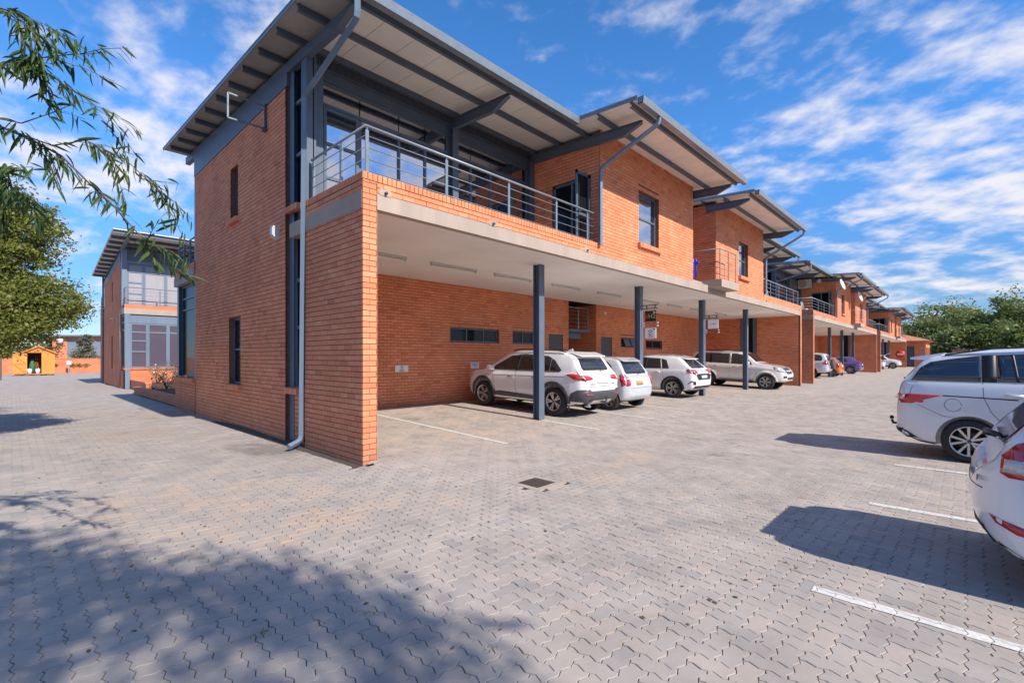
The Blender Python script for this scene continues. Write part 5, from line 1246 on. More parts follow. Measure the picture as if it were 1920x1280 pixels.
for s,mr in (('L',lambda p:p),('R',lambda p:p)):
    rav.patch('side_window',[(.80,1.14),(.74,1.19),(1.02,1.44),(1.28,1.545),(2.1,1.575),(2.62,1.52),(3.15,1.24),(3.34,1.09),(2.2,1.11)],s,'car_glass',t)
    rav.patch('window_pillar',[(1.42,1.13),(1.47,1.13),(1.47,1.56),(1.40,1.55)],s,'black',t,.009); rav.patch('window_pillar',[(2.27,1.11),(2.37,1.11),(2.31,1.56),(2.24,1.565)],s,'black',t,.009)
    rav.patch('window_divider',[(1.13,1.13),(1.15,1.13),(1.15,1.5),(1.13,1.49)],s,'chrome',t,.009)
    rav.patch('wheel_arch',arc(.95,.37,.53,-12,192)+arc(.95,.37,.43,192,-12),s,'trim',t,.014); rav.patch('wheel_arch',arc(3.64,.37,.53,-12,192)+arc(3.64,.37,.43,192,-12),s,'trim',t,.014)
    rav.patch('sill_cladding',[(1.44,.27),(3.14,.27),(3.14,.47),(2.9,.50),(1.44,.47)],s,'trim',t,.014)
    rav.seam([(1.40,.48),(1.42,1.0),(1.40,1.12)],s,t); rav.seam([(2.30,.5),(2.33,1.11)],s,t); rav.seam([(3.12,.5),(3.2,.8),(3.28,1.08)],s,t)
    rav.seam([(.62,1.03),(1.4,1.0),(2.3,.97),(3.6,.93)],s,t,w=.010,mat='trim',name='crease_shade')  # flat dark strip painting the shade line of the body fold
    rav.patch('door_handle',[(1.50,.93),(1.70,.93),(1.70,.965),(1.50,.965)],s,'chrome',t,.03); rav.patch('door_handle',[(2.40,.91),(2.60,.91),(2.60,.945),(2.40,.945)],s,'chrome',t,.03)
    rav.patch('tail_light',[(.04,.96),(.04,1.08),(.36,1.12),(.56,1.09),(.3,.97)],s,'red_lens',t,.016)
    rav.patch('headlight',[(4.38,.78),(4.12,.90),(4.16,.96),(4.42,.86)],s,'clear_lens',t,.012)
    sx=-1 if s=='L' else 1
    m=MB(); m.hexa([(sx*.92,3.15,1.10),(sx*1.10,3.17,1.10),(sx*1.10,3.27,1.10),(sx*.92,3.32,1.08),(sx*.92,3.15,1.20),(sx*1.10,3.17,1.23),(sx*1.10,3.26,1.22),(sx*.92,3.32,1.17)]); m.build('mirror',M['car_white'],t,world=False)
    m=MB(); m.tube([(sx*.66,.75,1.665),(sx*.665,1.0,1.71),(sx*.67,2.3,1.71),(sx*.665,2.6,1.66)],.018,6); m.build('roof_rail',M['black'],t,world=False)
    m=MB(); m.box(sx*.80-.015 if sx<0 else .77,.5,.16,sx*.77 if sx<0 else .80+.0,.52,.42); m.build('mud_flap',M['trim'],t,world=False)
rav.patch('rear_window',[(-.56,1.20),(.56,1.20),(.60,1.26),(.54,1.50),(-.54,1.50),(-.60,1.26)],'B','car_glass',t,.008)
rav.patch('windscreen',[(-.70,3.5),(.70,3.5),(.57,2.80),(-.57,2.80)],'T','car_glass',t,.008)
for sx in (-1,1):
    rav.patch('tail_light',[(sx*a,b) for a,b in ((.92,.97),(.92,1.09),(.52,1.07),(.42,1.01),(.45,.98),(.7,.96))],'B','red_lens',t,.018)
    rav.patch('reflector',[(sx*a,b) for a,b in ((.76,.60),(.5,.58),(.5,.61),(.74,.635))],'B','red_lens',t,.03)
rav.patch('rear_bumper',[(-.87,.60),(-.80,.44),(-.5,.33),(.5,.33),(.80,.44),(.87,.60),(.78,.70),(.62,.74),(.55,.69),(-.55,.69),(-.62,.74),(-.78,.70)],'B','trim',t,.022)
rav.patch('rear_bumper',[(.03,.42),(.46,.42),(.40,.62),(.20,.72),(.03,.74)],'L','trim',t,.016)
rav.patch('skid_plate',[(-.5,.36),(.5,.36),(.42,.46),(-.42,.46)],'B','alloy',t,.036)
rav.seam([(-.72,.80),(-.68,1.15)],'B',t); rav.seam([(.72,.80),(.68,1.15)],'B',t); rav.seam([(-.72,.80),(.72,.80)],'B',t,w=.012)
rav.patch('number_plate',[(-.26,.87),(.26,.87),(.26,.98),(-.26,.98)],'B','plate',t,.012)
m=MB(); m.hexa([(-.56,.33,1.555),(.56,.33,1.555),(.58,.62,1.64),(-.58,.62,1.64),(-.54,.33,1.585),(.54,.33,1.585),(.58,.66,1.672),(-.58,.66,1.672)]); m.build('spoiler',M['car_white'],t,world=False)
m=MB(); m.prism([(-.01,1.0,1.69),(-.01,1.22,1.685),(-.01,1.02,1.755)],(.02,0,0)); m.build('aerial_fin',M['car_white'],t,world=False)
m=MB(); m.tube([(-.05,.08,1.20),(.05,.13,1.24),(.35,.15,1.27)],.011,5); m.build('rear_wiper',M['black'],t,world=False)
m=MB(); m.tube([(0,.12,.40),(0,-.06,.40),(0,-.10,.44),(0,-.10,.50)],.022,8); m.lathe([(-.03,.001),(-.02,.022),(0,.03),(.02,.022),(.03,.001)],12,'z',(0,-.10,.52)); m.build('tow_bar',M['black'],t,world=False)
m=MB(); m.tube([(-.5,.3,.30),(-.5,.05,.30)],.03,8); m.build('exhaust',M['chrome'],t,world=False)
def letter_on(car,t,s,size,x,z,mat='chrome'):
    h=car.bvh.ray_cast(Vector((x,-3,z)),Vector((0,1,0)))
    if h[0] is None: return
    o=lettering(s,size,(0,0,0),(0,0,0),M[mat],t,.002); o.location=(x,h[0].y-.008,z); nn=h[1]; o.rotation_euler=(math.atan2(-nn.y,nn.z) if True else R(90),0,0); return o
letter_on(rav,t,'TOYOTA',.055,-.48,.86,'trim'); letter_on(rav,t,'RAV4',.055,.48,.86,'trim')
# ---- small silver hatchback
yar=Car(dict(L=3.78,W=1.68,r=.295,rim=.66,gap=.05,wr=.60,wf=3.06,paint='car_silver',inset=.02,style=(6,0,.26),low=.30,
 top=[(0,.58),(.03,.82),(.08,.93),(.18,1.02),(.26,1.16),(.42,1.40),(.52,1.47),(.9,1.52),(1.6,1.53),(2.1,1.49),(2.4,1.42),(3.05,1.02),(3.3,.93),(3.6,.80),(3.72,.66),(3.78,.55)],
 bot=[(0,.42),(.1,.30),(.4,.20),(3.2,.19),(3.6,.24),(3.78,.34)],belt=[(0,1.0),(.5,1.0),(1.2,.97),(3.0,.90),(3.78,.8)]))
yar.shell()
t=place(yar,'parked_car','small silver hatchback parked nose in, between the two white crossovers',12.83,6.95,1,z=.11,group=CARGRP,tilt=R(1.9)); body(yar,t)
yar.patch('rear_window',[(-.56,1.06),(.56,1.06),(.60,1.12),(.52,1.40),(-.52,1.40),(-.60,1.12)],'B','car_glass',t,.008); yar.patch('windscreen',[(-.64,3.0),(.64,3.0),(.53,2.38),(-.53,2.38)],'T','car_glass',t,.008)
for sx,s in ((-1,'L'),(1,'R')):
    yar.patch('side_window',[(.55,1.05),(.62,1.28),(.8,1.40),(1.7,1.43),(2.15,1.38),(2.75,1.03),(2.8,.96),(1.5,1.0)],s,'car_glass',t); yar.patch('window_pillar',[(1.32,1.0),(1.4,1.0),(1.38,1.43),(1.31,1.43)],s,'car_silver',t,.009)
    yar.patch('tail_light',[(sx*a,b) for a,b in ((.80,.70),(.80,1.03),(.70,1.05),(.60,.86),(.62,.74))],'B','red_lens',t,.018); yar.patch('tail_light',[(.02,.72),(.05,1.02),(.30,1.04),(.26,.88),(.14,.74)],s,'red_lens',t,.014)
    yar.seam([(1.35,.3),(1.36,1.0)],s,t); yar.seam([(2.5,.3),(2.6,.9)],s,t); yar.patch('door_handle',[(1.45,.86),(1.62,.86),(1.62,.89),(1.45,.89)],s,'car_silver',t,.03)
    m=MB(); m.box(sx*.80,2.55,.98,sx*1.0,2.65,1.12); m.build('mirror',M['car_silver'],t,world=False)
yar.patch('number_plate',[(-.26,.74),(.10,.74),(.10,.86),(-.26,.86)],'B','plate_y',t,.014); yar.seam([(-.62,.66),(-.60,1.0)],'B',t); yar.seam([(.62,.66),(.60,1.0)],'B',t); yar.seam([(-.62,.66),(.62,.66)],'B',t)
m=MB(); m.tube([(0,.12,1.05),(.1,.17,1.08),(.38,.17,1.09)],.010,5); m.build('rear_wiper',M['black'],t,world=False)
m=MB(); m.hexa([(-.50,.33,1.41),(.50,.33,1.41),(.52,.56,1.50),(-.52,.56,1.50),(-.48,.33,1.43),(.48,.33,1.43),(.52,.58,1.525),(-.52,.58,1.525)]); m.build('spoiler',M['car_silver'],t,world=False)
m=MB(); m.tube([(0,1.9,1.52),(0,1.7,1.68)],.006,4); m.build('aerial',M['black'],t,world=False)
# ---- compact white crossover with black arches
tr=Car(dict(L=4.2,W=1.80,r=.345,rim=.70,gap=.05,wr=.86,wf=3.44,paint='car_white',inset=.015,style=(5,.2,.13),low=.33,
 top=[(0,.64),(.03,.90),(.08,1.0),(.18,1.06),(.34,1.20),(.66,1.46),(.78,1.52),(1.2,1.57),(1.8,1.575),(2.4,1.53),(2.7,1.45),(3.35,1.07),(3.5,1.03),(3.85,.96),(4.05,.84),(4.15,.70),(4.2,.58)],
 bot=[(0,.46),(.1,.34),(.4,.23),(3.6,.22),(4.0,.26),(4.2,.36)],belt=[(0,1.06),(.5,1.06),(1.2,1.03),(3.4,.96),(4.2,.88)]))
tr.shell()
t=place(tr,'parked_car','compact white crossover with a black rear panel, parked between the second and third posts',18.1,7.2,1,z=.115,group=CARGRP,tilt=R(1.9)); body(tr,t)
tr.patch('rear_window',[(-.58,1.12),(.58,1.12),(.60,1.18),(.50,1.43),(-.50,1.43),(-.60,1.18)],'B','car_glass',t,.008); tr.patch('windscreen',[(-.68,3.3),(.68,3.3),(.56,2.68),(-.56,2.68)],'T','car_glass',t,.008)
for sx,s in ((-1,'L'),(1,'R')):
    tr.patch('side_window',[(1.02,1.08),(1.18,1.40),(1.4,1.45),(2.2,1.47),(2.6,1.40),(3.1,1.08),(3.15,1.02),(2,1.05)],s,'car_glass',t); tr.patch('window_pillar',[(1.98,1.04),(2.07,1.04),(2.05,1.47),(1.97,1.47)],s,'black',t,.009); tr.patch('window_pillar',[(1.30,1.06),(1.34,1.06),(1.44,1.44),(1.41,1.44)],s,'car_white',t,.009)
    tr.patch('wheel_arch',arc(.86,.345,.47,-8,188)+arc(.86,.345,.395,188,-8),s,'black',t,.012); tr.patch('wheel_arch',arc(3.44,.345,.47,-8,188)+arc(3.44,.345,.395,188,-8),s,'black',t,.012); tr.patch('sill_cladding',[(1.3,.24),(3.0,.24),(3.0,.33),(1.3,.33)],s,'black',t,.012)
    tr.patch('tail_light',[(sx*a,b) for a,b in ((.90,.93),(.89,1.08),(.44,1.05),(.50,.94))],'B','red_lens',t,.018); tr.patch('tail_light',[(.03,.93),(.05,1.07),(.34,1.08),(.28,.96)],s,'red_lens',t,.016)
    tr.patch('reflector',[(sx*a,b) for a,b in ((.86,.55),(.70,.52),(.72,.64),(.84,.66))],'B','black',t,.02); tr.seam([(1.28,.35),(1.2,.7),(1.3,1.05)],s,t); tr.seam([(2.02,.34),(2.03,1.04)],s,t); tr.seam([(2.95,.34),(3.05,1.0)],s,t)
    tr.patch('door_handle',[(1.36,.92),(1.54,.93),(1.54,.96),(1.36,.95)],s,'car_white',t,.03)
    m=MB(); m.box(sx*.85,2.95,1.03,sx*1.06,3.05,1.18); m.build('mirror',M['car_white'],t,world=False); m=MB(); m.tube([(sx*.62,1.0,1.56),(sx*.63,1.2,1.595),(sx*.63,2.2,1.595),(sx*.62,2.4,1.54)],.015,6); m.build('roof_rail',M['steel_light'],t,world=False)
tr.patch('rear_panel',[(-.52,.70),(.52,.70),(.66,.88),(.5,.92),(-.5,.92),(-.66,.88)],'B','black',t,.02); tr.patch('diffuser',[(-.75,.38),(.75,.38),(.7,.48),(-.7,.48)],'B','black',t,.02)
tr.patch('number_plate',[(-.26,.74),(.26,.74),(.26,.85),(-.26,.85)],'B','plate',t,.03); tr.patch('badge',[(-.04,.97),(.04,.97),(.04,1.05),(-.04,1.05)],'B','chrome',t,.014)
m=MB(); m.hexa([(-.50,.46,1.445),(.50,.46,1.445),(.54,.8,1.52),(-.54,.8,1.52),(-.48,.46,1.475),(.48,.46,1.475),(.54,.84,1.56),(-.54,.84,1.56)]); m.build('spoiler',M['car_white'],t,world=False)
m=MB(); m.tube([(0,.2,1.12),(.1,.27,1.16),(.4,.30,1.2)],.012,5); m.build('rear_wiper',M['black'],t,world=False)
# ---- pale large off-roader, nose out
pr=Car(dict(L=4.80,W=1.90,r=.39,rim=.64,gap=.07,wr=1.12,wf=3.92,paint='car_beige',inset=.02,style=(6,.13,.12),low=.42,
 top=[(0,.80),(.03,1.14),(.07,1.22),(.16,1.50),(.26,1.74),(.36,1.80),(.8,1.845),(2.0,1.855),(2.7,1.82),(2.95,1.76),(3.45,1.33),(3.6,1.28),(4.2,1.20),(4.55,1.08),(4.7,.92),(4.8,.72)],
 bot=[(0,.56),(.1,.44),(.5,.36),(4.2,.36),(4.6,.40),(4.8,.48)],belt=[(0,1.22),(.5,1.22),(3.4,1.16),(4.8,1.06)]))
pr.shell()
t=place(pr,'parked_car','large pale off-roader parked nose out beside the fourth post',26.25,11.02,-1,z=.19,group=CARGRP,tilt=R(-1.9)); body(pr,t)
pr.patch('windscreen',[(-.74,3.42),(.74,3.42),(.62,2.93),(-.62,2.93)],'T','car_glass',t,.008)
for sx,s in ((-1,'L'),(1,'R')):
    pr.patch('side_window',[(.40,1.28),(.36,1.50),(.52,1.70),(.9,1.74),(2.5,1.74),(2.78,1.68),(3.22,1.33),(3.28,1.20),(1.5,1.24)],s,'car_glass',t)
    for a in (1.22,2.18): pr.patch('window_pillar',[(a,1.24),(a+.1,1.24),(a+.07,1.745),(a-.02,1.745)],s,'car_beige' if a>2 else 'black',t,.009)
    pr.patch('wheel_arch',arc(1.12,.39,.54,-4,184)+arc(1.12,.39,.46,184,-4),s,'car_beige',t,.02); pr.patch('wheel_arch',arc(3.92,.39,.54,-4,184)+arc(3.92,.39,.46,184,-4),s,'car_beige',t,.02)
    m=MB(); m.box(sx*.86,1.72,.36,sx*1.0,3.36,.42); m.build('running_board',M['trim'],t,world=False)
    pr.patch('headlight',[(4.62,.90),(4.30,1.0),(4.26,1.14),(4.5,1.10),(4.68,.98)],s,'clear_lens',t,.014); pr.patch('headlight',[(sx*a,b) for a,b in ((.86,.92),(.82,1.1),(.50,1.04),(.46,.92),(.6,.86))],'F','clear_lens',t,.02)
    pr.patch('fog_light',[(sx*a,b) for a,b in ((.74,.62),(.60,.62),(.60,.72),(.74,.72))],'F','black',t,.02); pr.patch('tail_light',[(.04,.98),(.04,1.3),(.22,1.3),(.24,1.0)],s,'red_lens',t,.014)
    pr.seam([(2.22,.5),(2.25,1.24)],s,t); pr.seam([(3.2,.5),(3.28,1.2)],s,t); pr.seam([(1.5,.5),(1.3,1.0),(1.28,1.24)],s,t); pr.seam([(.5,.98),(3.3,.98),(4.2,1.0)],s,t,w=.01,mat='trim',name='crease_shade')  # the last strip paints the shade under the side fold
    for a in (1.45,2.42): pr.patch('door_handle',[(a,1.08),(a+.18,1.08),(a+.18,1.115),(a,1.115)],s,'chrome',t,.03)
    m=MB(); m.hexa([(sx*.92,3.02,1.20),(sx*1.14,3.04,1.20),(sx*1.14,3.14,1.22),(sx*.92,3.18,1.20),(sx*.92,3.02,1.36),(sx*1.14,3.04,1.38),(sx*1.12,3.12,1.38),(sx*.92,3.18,1.34)]); m.build('mirror',M['car_beige'],t,world=False)
    m=MB(); m.tube([(sx*.66,.5,1.83),(sx*.68,.75,1.90),(sx*.69,2.2,1.90),(sx*.67,2.6,1.83)],.018,6); m.build('roof_rail',M['black'],t,world=False)
pr.patch('grille',[(-.42,.80),(.42,.80),(.50,1.08),(-.50,1.08)],'F','trim',t,.016)
for k in range(5): x=-.32+.16*k; pr.patch('grille_bar',[(x-.02,.81),(x+.02,.81),(x+.02,1.07),(x-.02,1.07)],'F','chrome',t,.04)
pr.patch('number_plate',[(-.26,.64),(.26,.64),(.26,.75),(-.26,.75)],'F','plate',t,.03); pr.patch('lower_grille',[(-.55,.54),(.55,.54),(.5,.64),(-.5,.64)],'F','black',t,.014)
# ---- silver people carrier on the open side (rear towards us)
mz=Car(dict(L=4.72,W=1.80,r=.34,rim=.70,gap=.06,wr=.91,wf=3.72,paint='car_lilac',inset=.02,style=(5,.28,.15),low=.33,
 top=[(0,.62),(.02,.86),(.04,1.06),(.06,1.2),(.10,1.28),(.20,1.42),(.33,1.60),(.46,1.69),(1.0,1.765),(1.7,1.80),(2.4,1.79),(2.9,1.70),(3.2,1.58),(4.0,1.12),(4.3,1.0),(4.55,.84),(4.68,.68),(4.72,.56)],
 bot=[(0,.46),(.04,.36),(.3,.24),(.7,.20),(4.0,.2),(4.5,.25),(4.72,.36)],belt=[(0,1.26),(.5,1.26),(1.5,1.25),(3.6,1.14),(4.72,1.0)],
 plan=[(0,.80),(.04,.88),(.12,.95),(.35,.99),(.8,1),(3.8,1),(4.27,.95),(4.52,.86),(4.66,.74),(4.72,.62)]))
mz.shell()
t=place(mz,'parked_car','silver people carrier with a long tapering tail light and a tow ball',11.22,.87,-1,group=CARGRP); body(mz,t)
mz.patch('rear_window',[(-.60,1.30),(.60,1.30),(.66,1.35),(.56,1.60),(-.56,1.60),(-.66,1.35)],'B','car_glass',t,.008)
# nose points to -Y, so the side towards the camera (-X) is the car's right side in its own frame
for sx,s in ((-1,'L'),(1,'R')):
    mz.patch('side_window',[(.20,1.28),(.33,1.50),(.45,1.585),(.7,1.635),(1.05,1.685),(1.04,1.275)],s,'car_glass',t,.008)
    mz.patch('side_window',[(1.22,1.28),(1.21,1.69),(1.7,1.715),(2.3,1.71),(2.34,1.27)],s,'car_glass',t,.008); mz.patch('side_window',[(2.46,1.27),(2.42,1.70),(2.9,1.60),(3.6,1.18),(3.6,1.16)],s,'car_glass',t,.008)
    mz.patch('window_pillar',[(1.05,1.275),(1.05,1.69),(1.205,1.695),(1.215,1.275)],s,'black',t,.006); mz.patch('window_pillar',[(2.345,1.27),(2.305,1.705),(2.415,1.70),(2.455,1.27)],s,'black',t,.006); mz.patch('window_divider',[(1.42,1.28),(1.455,1.28),(1.40,1.70),(1.37,1.70)],s,'black',t,.011)
    mz.patch('tail_light',[(.075,.90),(.045,1.02),(.16,1.055),(.60,1.05),(.40,.98),(.22,.90)],s,'red_lens',t,.012); mz.patch('tail_light',[(sx*a,b) for a,b in ((.885,.92),(.88,1.05),(.72,1.05),(.70,.95))],'B','red_lens',t,.02)
    mz.patch('tail_light_lens',[(.05,.96),(.042,1.03),(.13,1.045),(.12,.97)],s,'clear_lens',t,.02)
    mz.seam([(.60,1.045),(1.0,1.035),(1.44,1.02)],s,t,w=.018,name='slide_rail'); mz.seam([(1.06,1.27),(1.07,1.04),(1.15,.82),(1.24,.70)],s,t); mz.seam([(.28,1.26),(.21,1.15),(.19,1.05)],s,t,w=.006); mz.seam([(.30,.88),(.6,.72),(.75,.70)],s,t,w=.005)
    mz.seam(arc(.72,.90,.10,0,360,22)[:-1],s,t,w=.006,name='fuel_flap'); mz.seam([(2.36,.3),(2.38,1.26)],s,t); mz.seam([(3.4,.3),(3.5,1.15)],s,t)
    mz.patch('door_handle',[(1.30,1.06),(1.50,1.06),(1.50,1.10),(1.30,1.10)],s,'car_lilac',t,.03); mz.patch('bumper_lower',[(.03,.47),(.02,.42),(.26,.255),(.50,.235),(.30,.33),(.14,.44)],s,'black',t,.010)
    m=MB(); m.box(sx*.90,3.35,1.2,sx*1.12,3.46,1.38); m.build('mirror',M['car_lilac'],t,world=False)
    m=MB(); m.tube([(sx*.66,.62,1.70),(sx*.67,1.2,1.80),(sx*.67,2.2,1.835),(sx*.66,2.8,1.76)],.014,6); m.build('roof_rail',M['black'],t,world=False)
mz.patch('bumper_lower',[(-.80,.47),(-.7,.32),(.7,.32),(.80,.47)],'B','black',t,.02); mz.patch('number_plate',[(-.26,.98),(.26,.98),(.26,1.09),(-.26,1.09)],'B','plate',t,.012)
m=MB(); m.hexa([(-.60,.18,1.625),(.60,.18,1.625),(.64,.46,1.62),(-.64,.46,1.62),(-.59,.18,1.66),(.59,.18,1.66),(.62,.62,1.738),(-.62,.62,1.738)]); m.build('spoiler',M['car_lilac'],t,world=False)
m=MB(); m.tube([(0,.2,.50),(0,-.04,.46),(0,-.10,.46),(0,-.12,.52)],.022,8); m.lathe([(-.035,.001),(-.025,.025),(0,.036),(.025,.025),(.035,.001)],12,'z',(0,-.12,.56)); m.build('tow_bar',M['black'],t,world=False)
m=MB(); m.tube([(0,.9,1.75),(0,.45,1.96)],.007,5); m.lathe([(0,.03),(.05,.02),(.06,.001)],10,'z',(0,.92,1.74)); m.build('aerial',M['black'],t,world=False)
m=MB(); m.tube([(.0,.07,1.285),(.25,.08,1.30),(.55,.12,1.30)],.014,6); m.build('rear_wiper',M['black'],t,world=False)
# ---- white hatchback cut by the right edge
fi=Car(dict(L=3.95,W=1.72,r=.31,rim=.68,gap=.055,wr=.66,wf=3.15,paint='car_white',inset=.02,style=(5,.22,.16),low=.30,
 top=[(0,.70),(.02,.80),(.06,.87),(.12,.92),(.16,1.04),(.24,1.14),(.42,1.37),(.54,1.44),(1.0,1.485),(1.6,1.49),(2.2,1.43),(2.5,1.35),(3.15,1.0),(3.4,.92),(3.7,.80),(3.88,.64),(3.95,.52)],
 bot=[(0,.56),(.02,.48),(.08,.36),(.25,.24),(.5,.2),(3.4,.19),(3.8,.23),(3.95,.33)],belt=[(0,1.05),(.5,1.05),(1.5,1.0),(3.1,.9),(3.95,.8)],
 plan=[(0,.34),(.03,.56),(.08,.74),(.15,.86),(.26,.95),(.45,.99),(.8,1),(3.05,1),(3.5,.95),(3.75,.86),(3.89,.74),(3.95,.62)]))
fi.shell()
t=place(fi,'parked_car','white hatchback cut off by the right edge, with a red and clear tail light',5.50,-.02,-1,group=CARGRP); body(fi,t)
fi.patch('rear_window',[(-.58,1.06),(.58,1.06),(.62,1.12),(.52,1.37),(-.52,1.37),(-.62,1.12)],'B','car_glass',t,.008)
for sx,s in ((-1,'L'),(1,'R')):
    fi.patch('side_window',[(.62,1.06),(.8,1.32),(1.0,1.39),(1.9,1.40),(2.4,1.30),(3.0,.98),(1.8,1.02)],s,'car_glass',t)
    fi.patch('tail_light',[(.155,.86),(.165,.98),(.235,1.07),(.49,1.19),(.61,1.17),(.49,1.0),(.41,.84),(.195,.835)],s,'red_lens',t,.010,.06); fi.patch('tail_light_lens',[(.17,.87),(.18,.96),(.44,.96),(.40,.865)],s,'clear_lens',t,.016,.06)
    fi.patch('reflector',[(.105,.545),(.295,.505),(.395,.47),(.375,.44),(.235,.455),(.135,.50)],s,'red_lens',t,.010)
    fi.seam([(1.45,.3),(1.46,1.0)],s,t); fi.patch('bumper_lower',[(.06,.40),(.10,.34),(.22,.26),(.34,.235),(.30,.285),(.15,.36)],s,'black',t,.008)
    m=MB(); m.box(sx*.84,2.7,.98,sx*1.04,2.8,1.13); m.build('mirror',M['car_white'],t,world=False)
fi.patch('bumper_lower',[(-.6,.34),(.6,.34),(.55,.44),(-.55,.44)],'B','black',t,.016); fi.patch('number_plate',[(-.26,.80),(.26,.80),(.26,.90),(-.26,.90)],'B','plate',t,.014); fi.seam([(-.58,.71),(.58,.71)],'B',t,w=.008)
m=MB(); m.hexa([(-.56,.34,1.375),(.56,.34,1.375),(.58,.62,1.44),(-.58,.62,1.44),(-.54,.34,1.40),(.54,.34,1.40),(.58,.66,1.475),(-.58,.66,1.475)]); m.build('spoiler',M['car_white'],t,world=False)
m=MB(); m.tube([(.10,.10,1.07),(.22,.09,1.10),(.52,.16,1.10)],.016,6); m.tube([(.10,.16,1.05),(.10,.08,1.07)],.022,7); m.build('rear_wiper',M['black'],t,world=False)
letter_on(fi,t,'Fiesta',.07,.52,.78,'trim')
# ---- cars farther along the row
def far_car(car,label,x,y,front,mat,z=.12,extra=None):
    t=place(car,'parked_car',label,x,y,front,z=z,group=CARGRP)
    me=car.mesh.copy(); me.materials[0]=M[mat]; o=bpy.data.objects.new('body',me); C.objects.link(o); o.parent=t
    for yy in (car.wr,car.wf):
        for s in (-1,1): wheel(t,car,s*(car.W/2-car.inset),yy,s,car.style)
    k=car.glassy
    for s in ('L','R'): car.patch('side_window',k[0],s,'car_glass',t)
    car.patch('rear_window',k[1],'B','car_glass',t,.008); car.patch('windscreen',k[2],'T','car_glass',t,.008)
    for sx in (-1,1):
        car.patch('tail_light',[(sx*a,b) for a,b in k[3]],'B','red_lens',t,.018); car.patch('tail_light',k[5],'L' if sx<0 else 'R','red_lens',t,.016); car.patch('headlight',[(sx*a,b) for a,b in k[4]],'F','clear_lens',t,.018)
    car.patch('number_plate',[(-.26,.76),(.26,.76),(.26,.87),(-.26,.87)],'B','plate',t,.016)
    return t
yar.glassy=([(.55,1.05),(.62,1.28),(.8,1.40),(1.7,1.43),(2.15,1.38),(2.75,1.03),(2.8,.96),(1.5,1.0)],[(-.56,1.06),(.56,1.06),(.52,1.40),(-.52,1.40)],[(-.64,3.0),(.64,3.0),(.53,2.38),(-.53,2.38)],((.80,.74),(.80,1.02),(.62,1.0),(.62,.78)),((.7,.68),(.7,.82),(.45,.78),(.45,.68)),[(.02,.76),(.05,1.0),(.28,1.02),(.2,.78)])
tr.glassy=([(1.02,1.08),(1.18,1.40),(1.4,1.45),(2.2,1.47),(2.6,1.40),(3.1,1.08),(3.15,1.02),(2,1.05)],[(-.58,1.12),(.58,1.12),(.50,1.43),(-.50,1.43)],[(-.68,3.3),(.68,3.3),(.56,2.68),(-.56,2.68)],((.90,.93),(.89,1.08),(.44,1.05),(.50,.94)),((.78,.72),(.78,.86),(.45,.82),(.45,.72)),[(.03,.93),(.05,1.07),(.34,1.08),(.28,.96)])
pr.glassy=([(.40,1.28),(.36,1.50),(.52,1.70),(.9,1.74),(2.5,1.74),(2.78,1.68),(3.22,1.33),(3.28,1.20),(1.5,1.24)],[(-.6,1.25),(.6,1.25),(.58,1.66),(-.58,1.66)],[(-.74,3.42),(.74,3.42),(.62,2.93),(-.62,2.93)],((.92,.98),(.90,1.3),(.72,1.3),(.72,1.0)),((.86,.92),(.82,1.1),(.50,1.04),(.46,.92)),[(.04,.98),(.04,1.3),(.22,1.3),(.24,1.0)])
t=far_car(pr,'silver off-roader with a spare wheel on its tailgate, first car under the middle block',41.6,7.2,1,'car_silver')
t['label']='silver off-roader with a spare wheel on its tailgate, first car under the middle block'
m=MB(); m.lathe([(0,.001),(0,.34),(.03,.37),(.16,.37),(.19,.33),(.19,.001)],22,'y',(.15,-.2,1.02)); m.build('spare_wheel',M['trim'],t,world=False)
far_car(yar,'orange hatchback under the middle block',45.1,7.0,1,'car_orange'); far_car(tr,'purple hatchback under the middle block, nearest its far wall',54.3,6.9,1,'car_purple')
t=far_car(tr,'white hatchback with its tailgate raised, under the farthest block',75.5,7.3,1,'car_white'); m=MB(); m.hexa([(-.6,.6,1.56),(.6,.6,1.56),(.6,-.5,1.98),(-.6,-.5,1.98),(-.6,.6,1.60),(.6,.6,1.60),(.6,-.5,2.03),(-.6,-.5,2.03)]); m.build('raised_tailgate',M['car_white'],t,world=False)
far_car(pr,'white off-roader parked nose out under the farthest block',82.0,11.0,-1,'car_white')
far_car(tr,'white crossover in the open bays beyond the silver people carrier',26.0,.9,-1,'car_white',z=0)
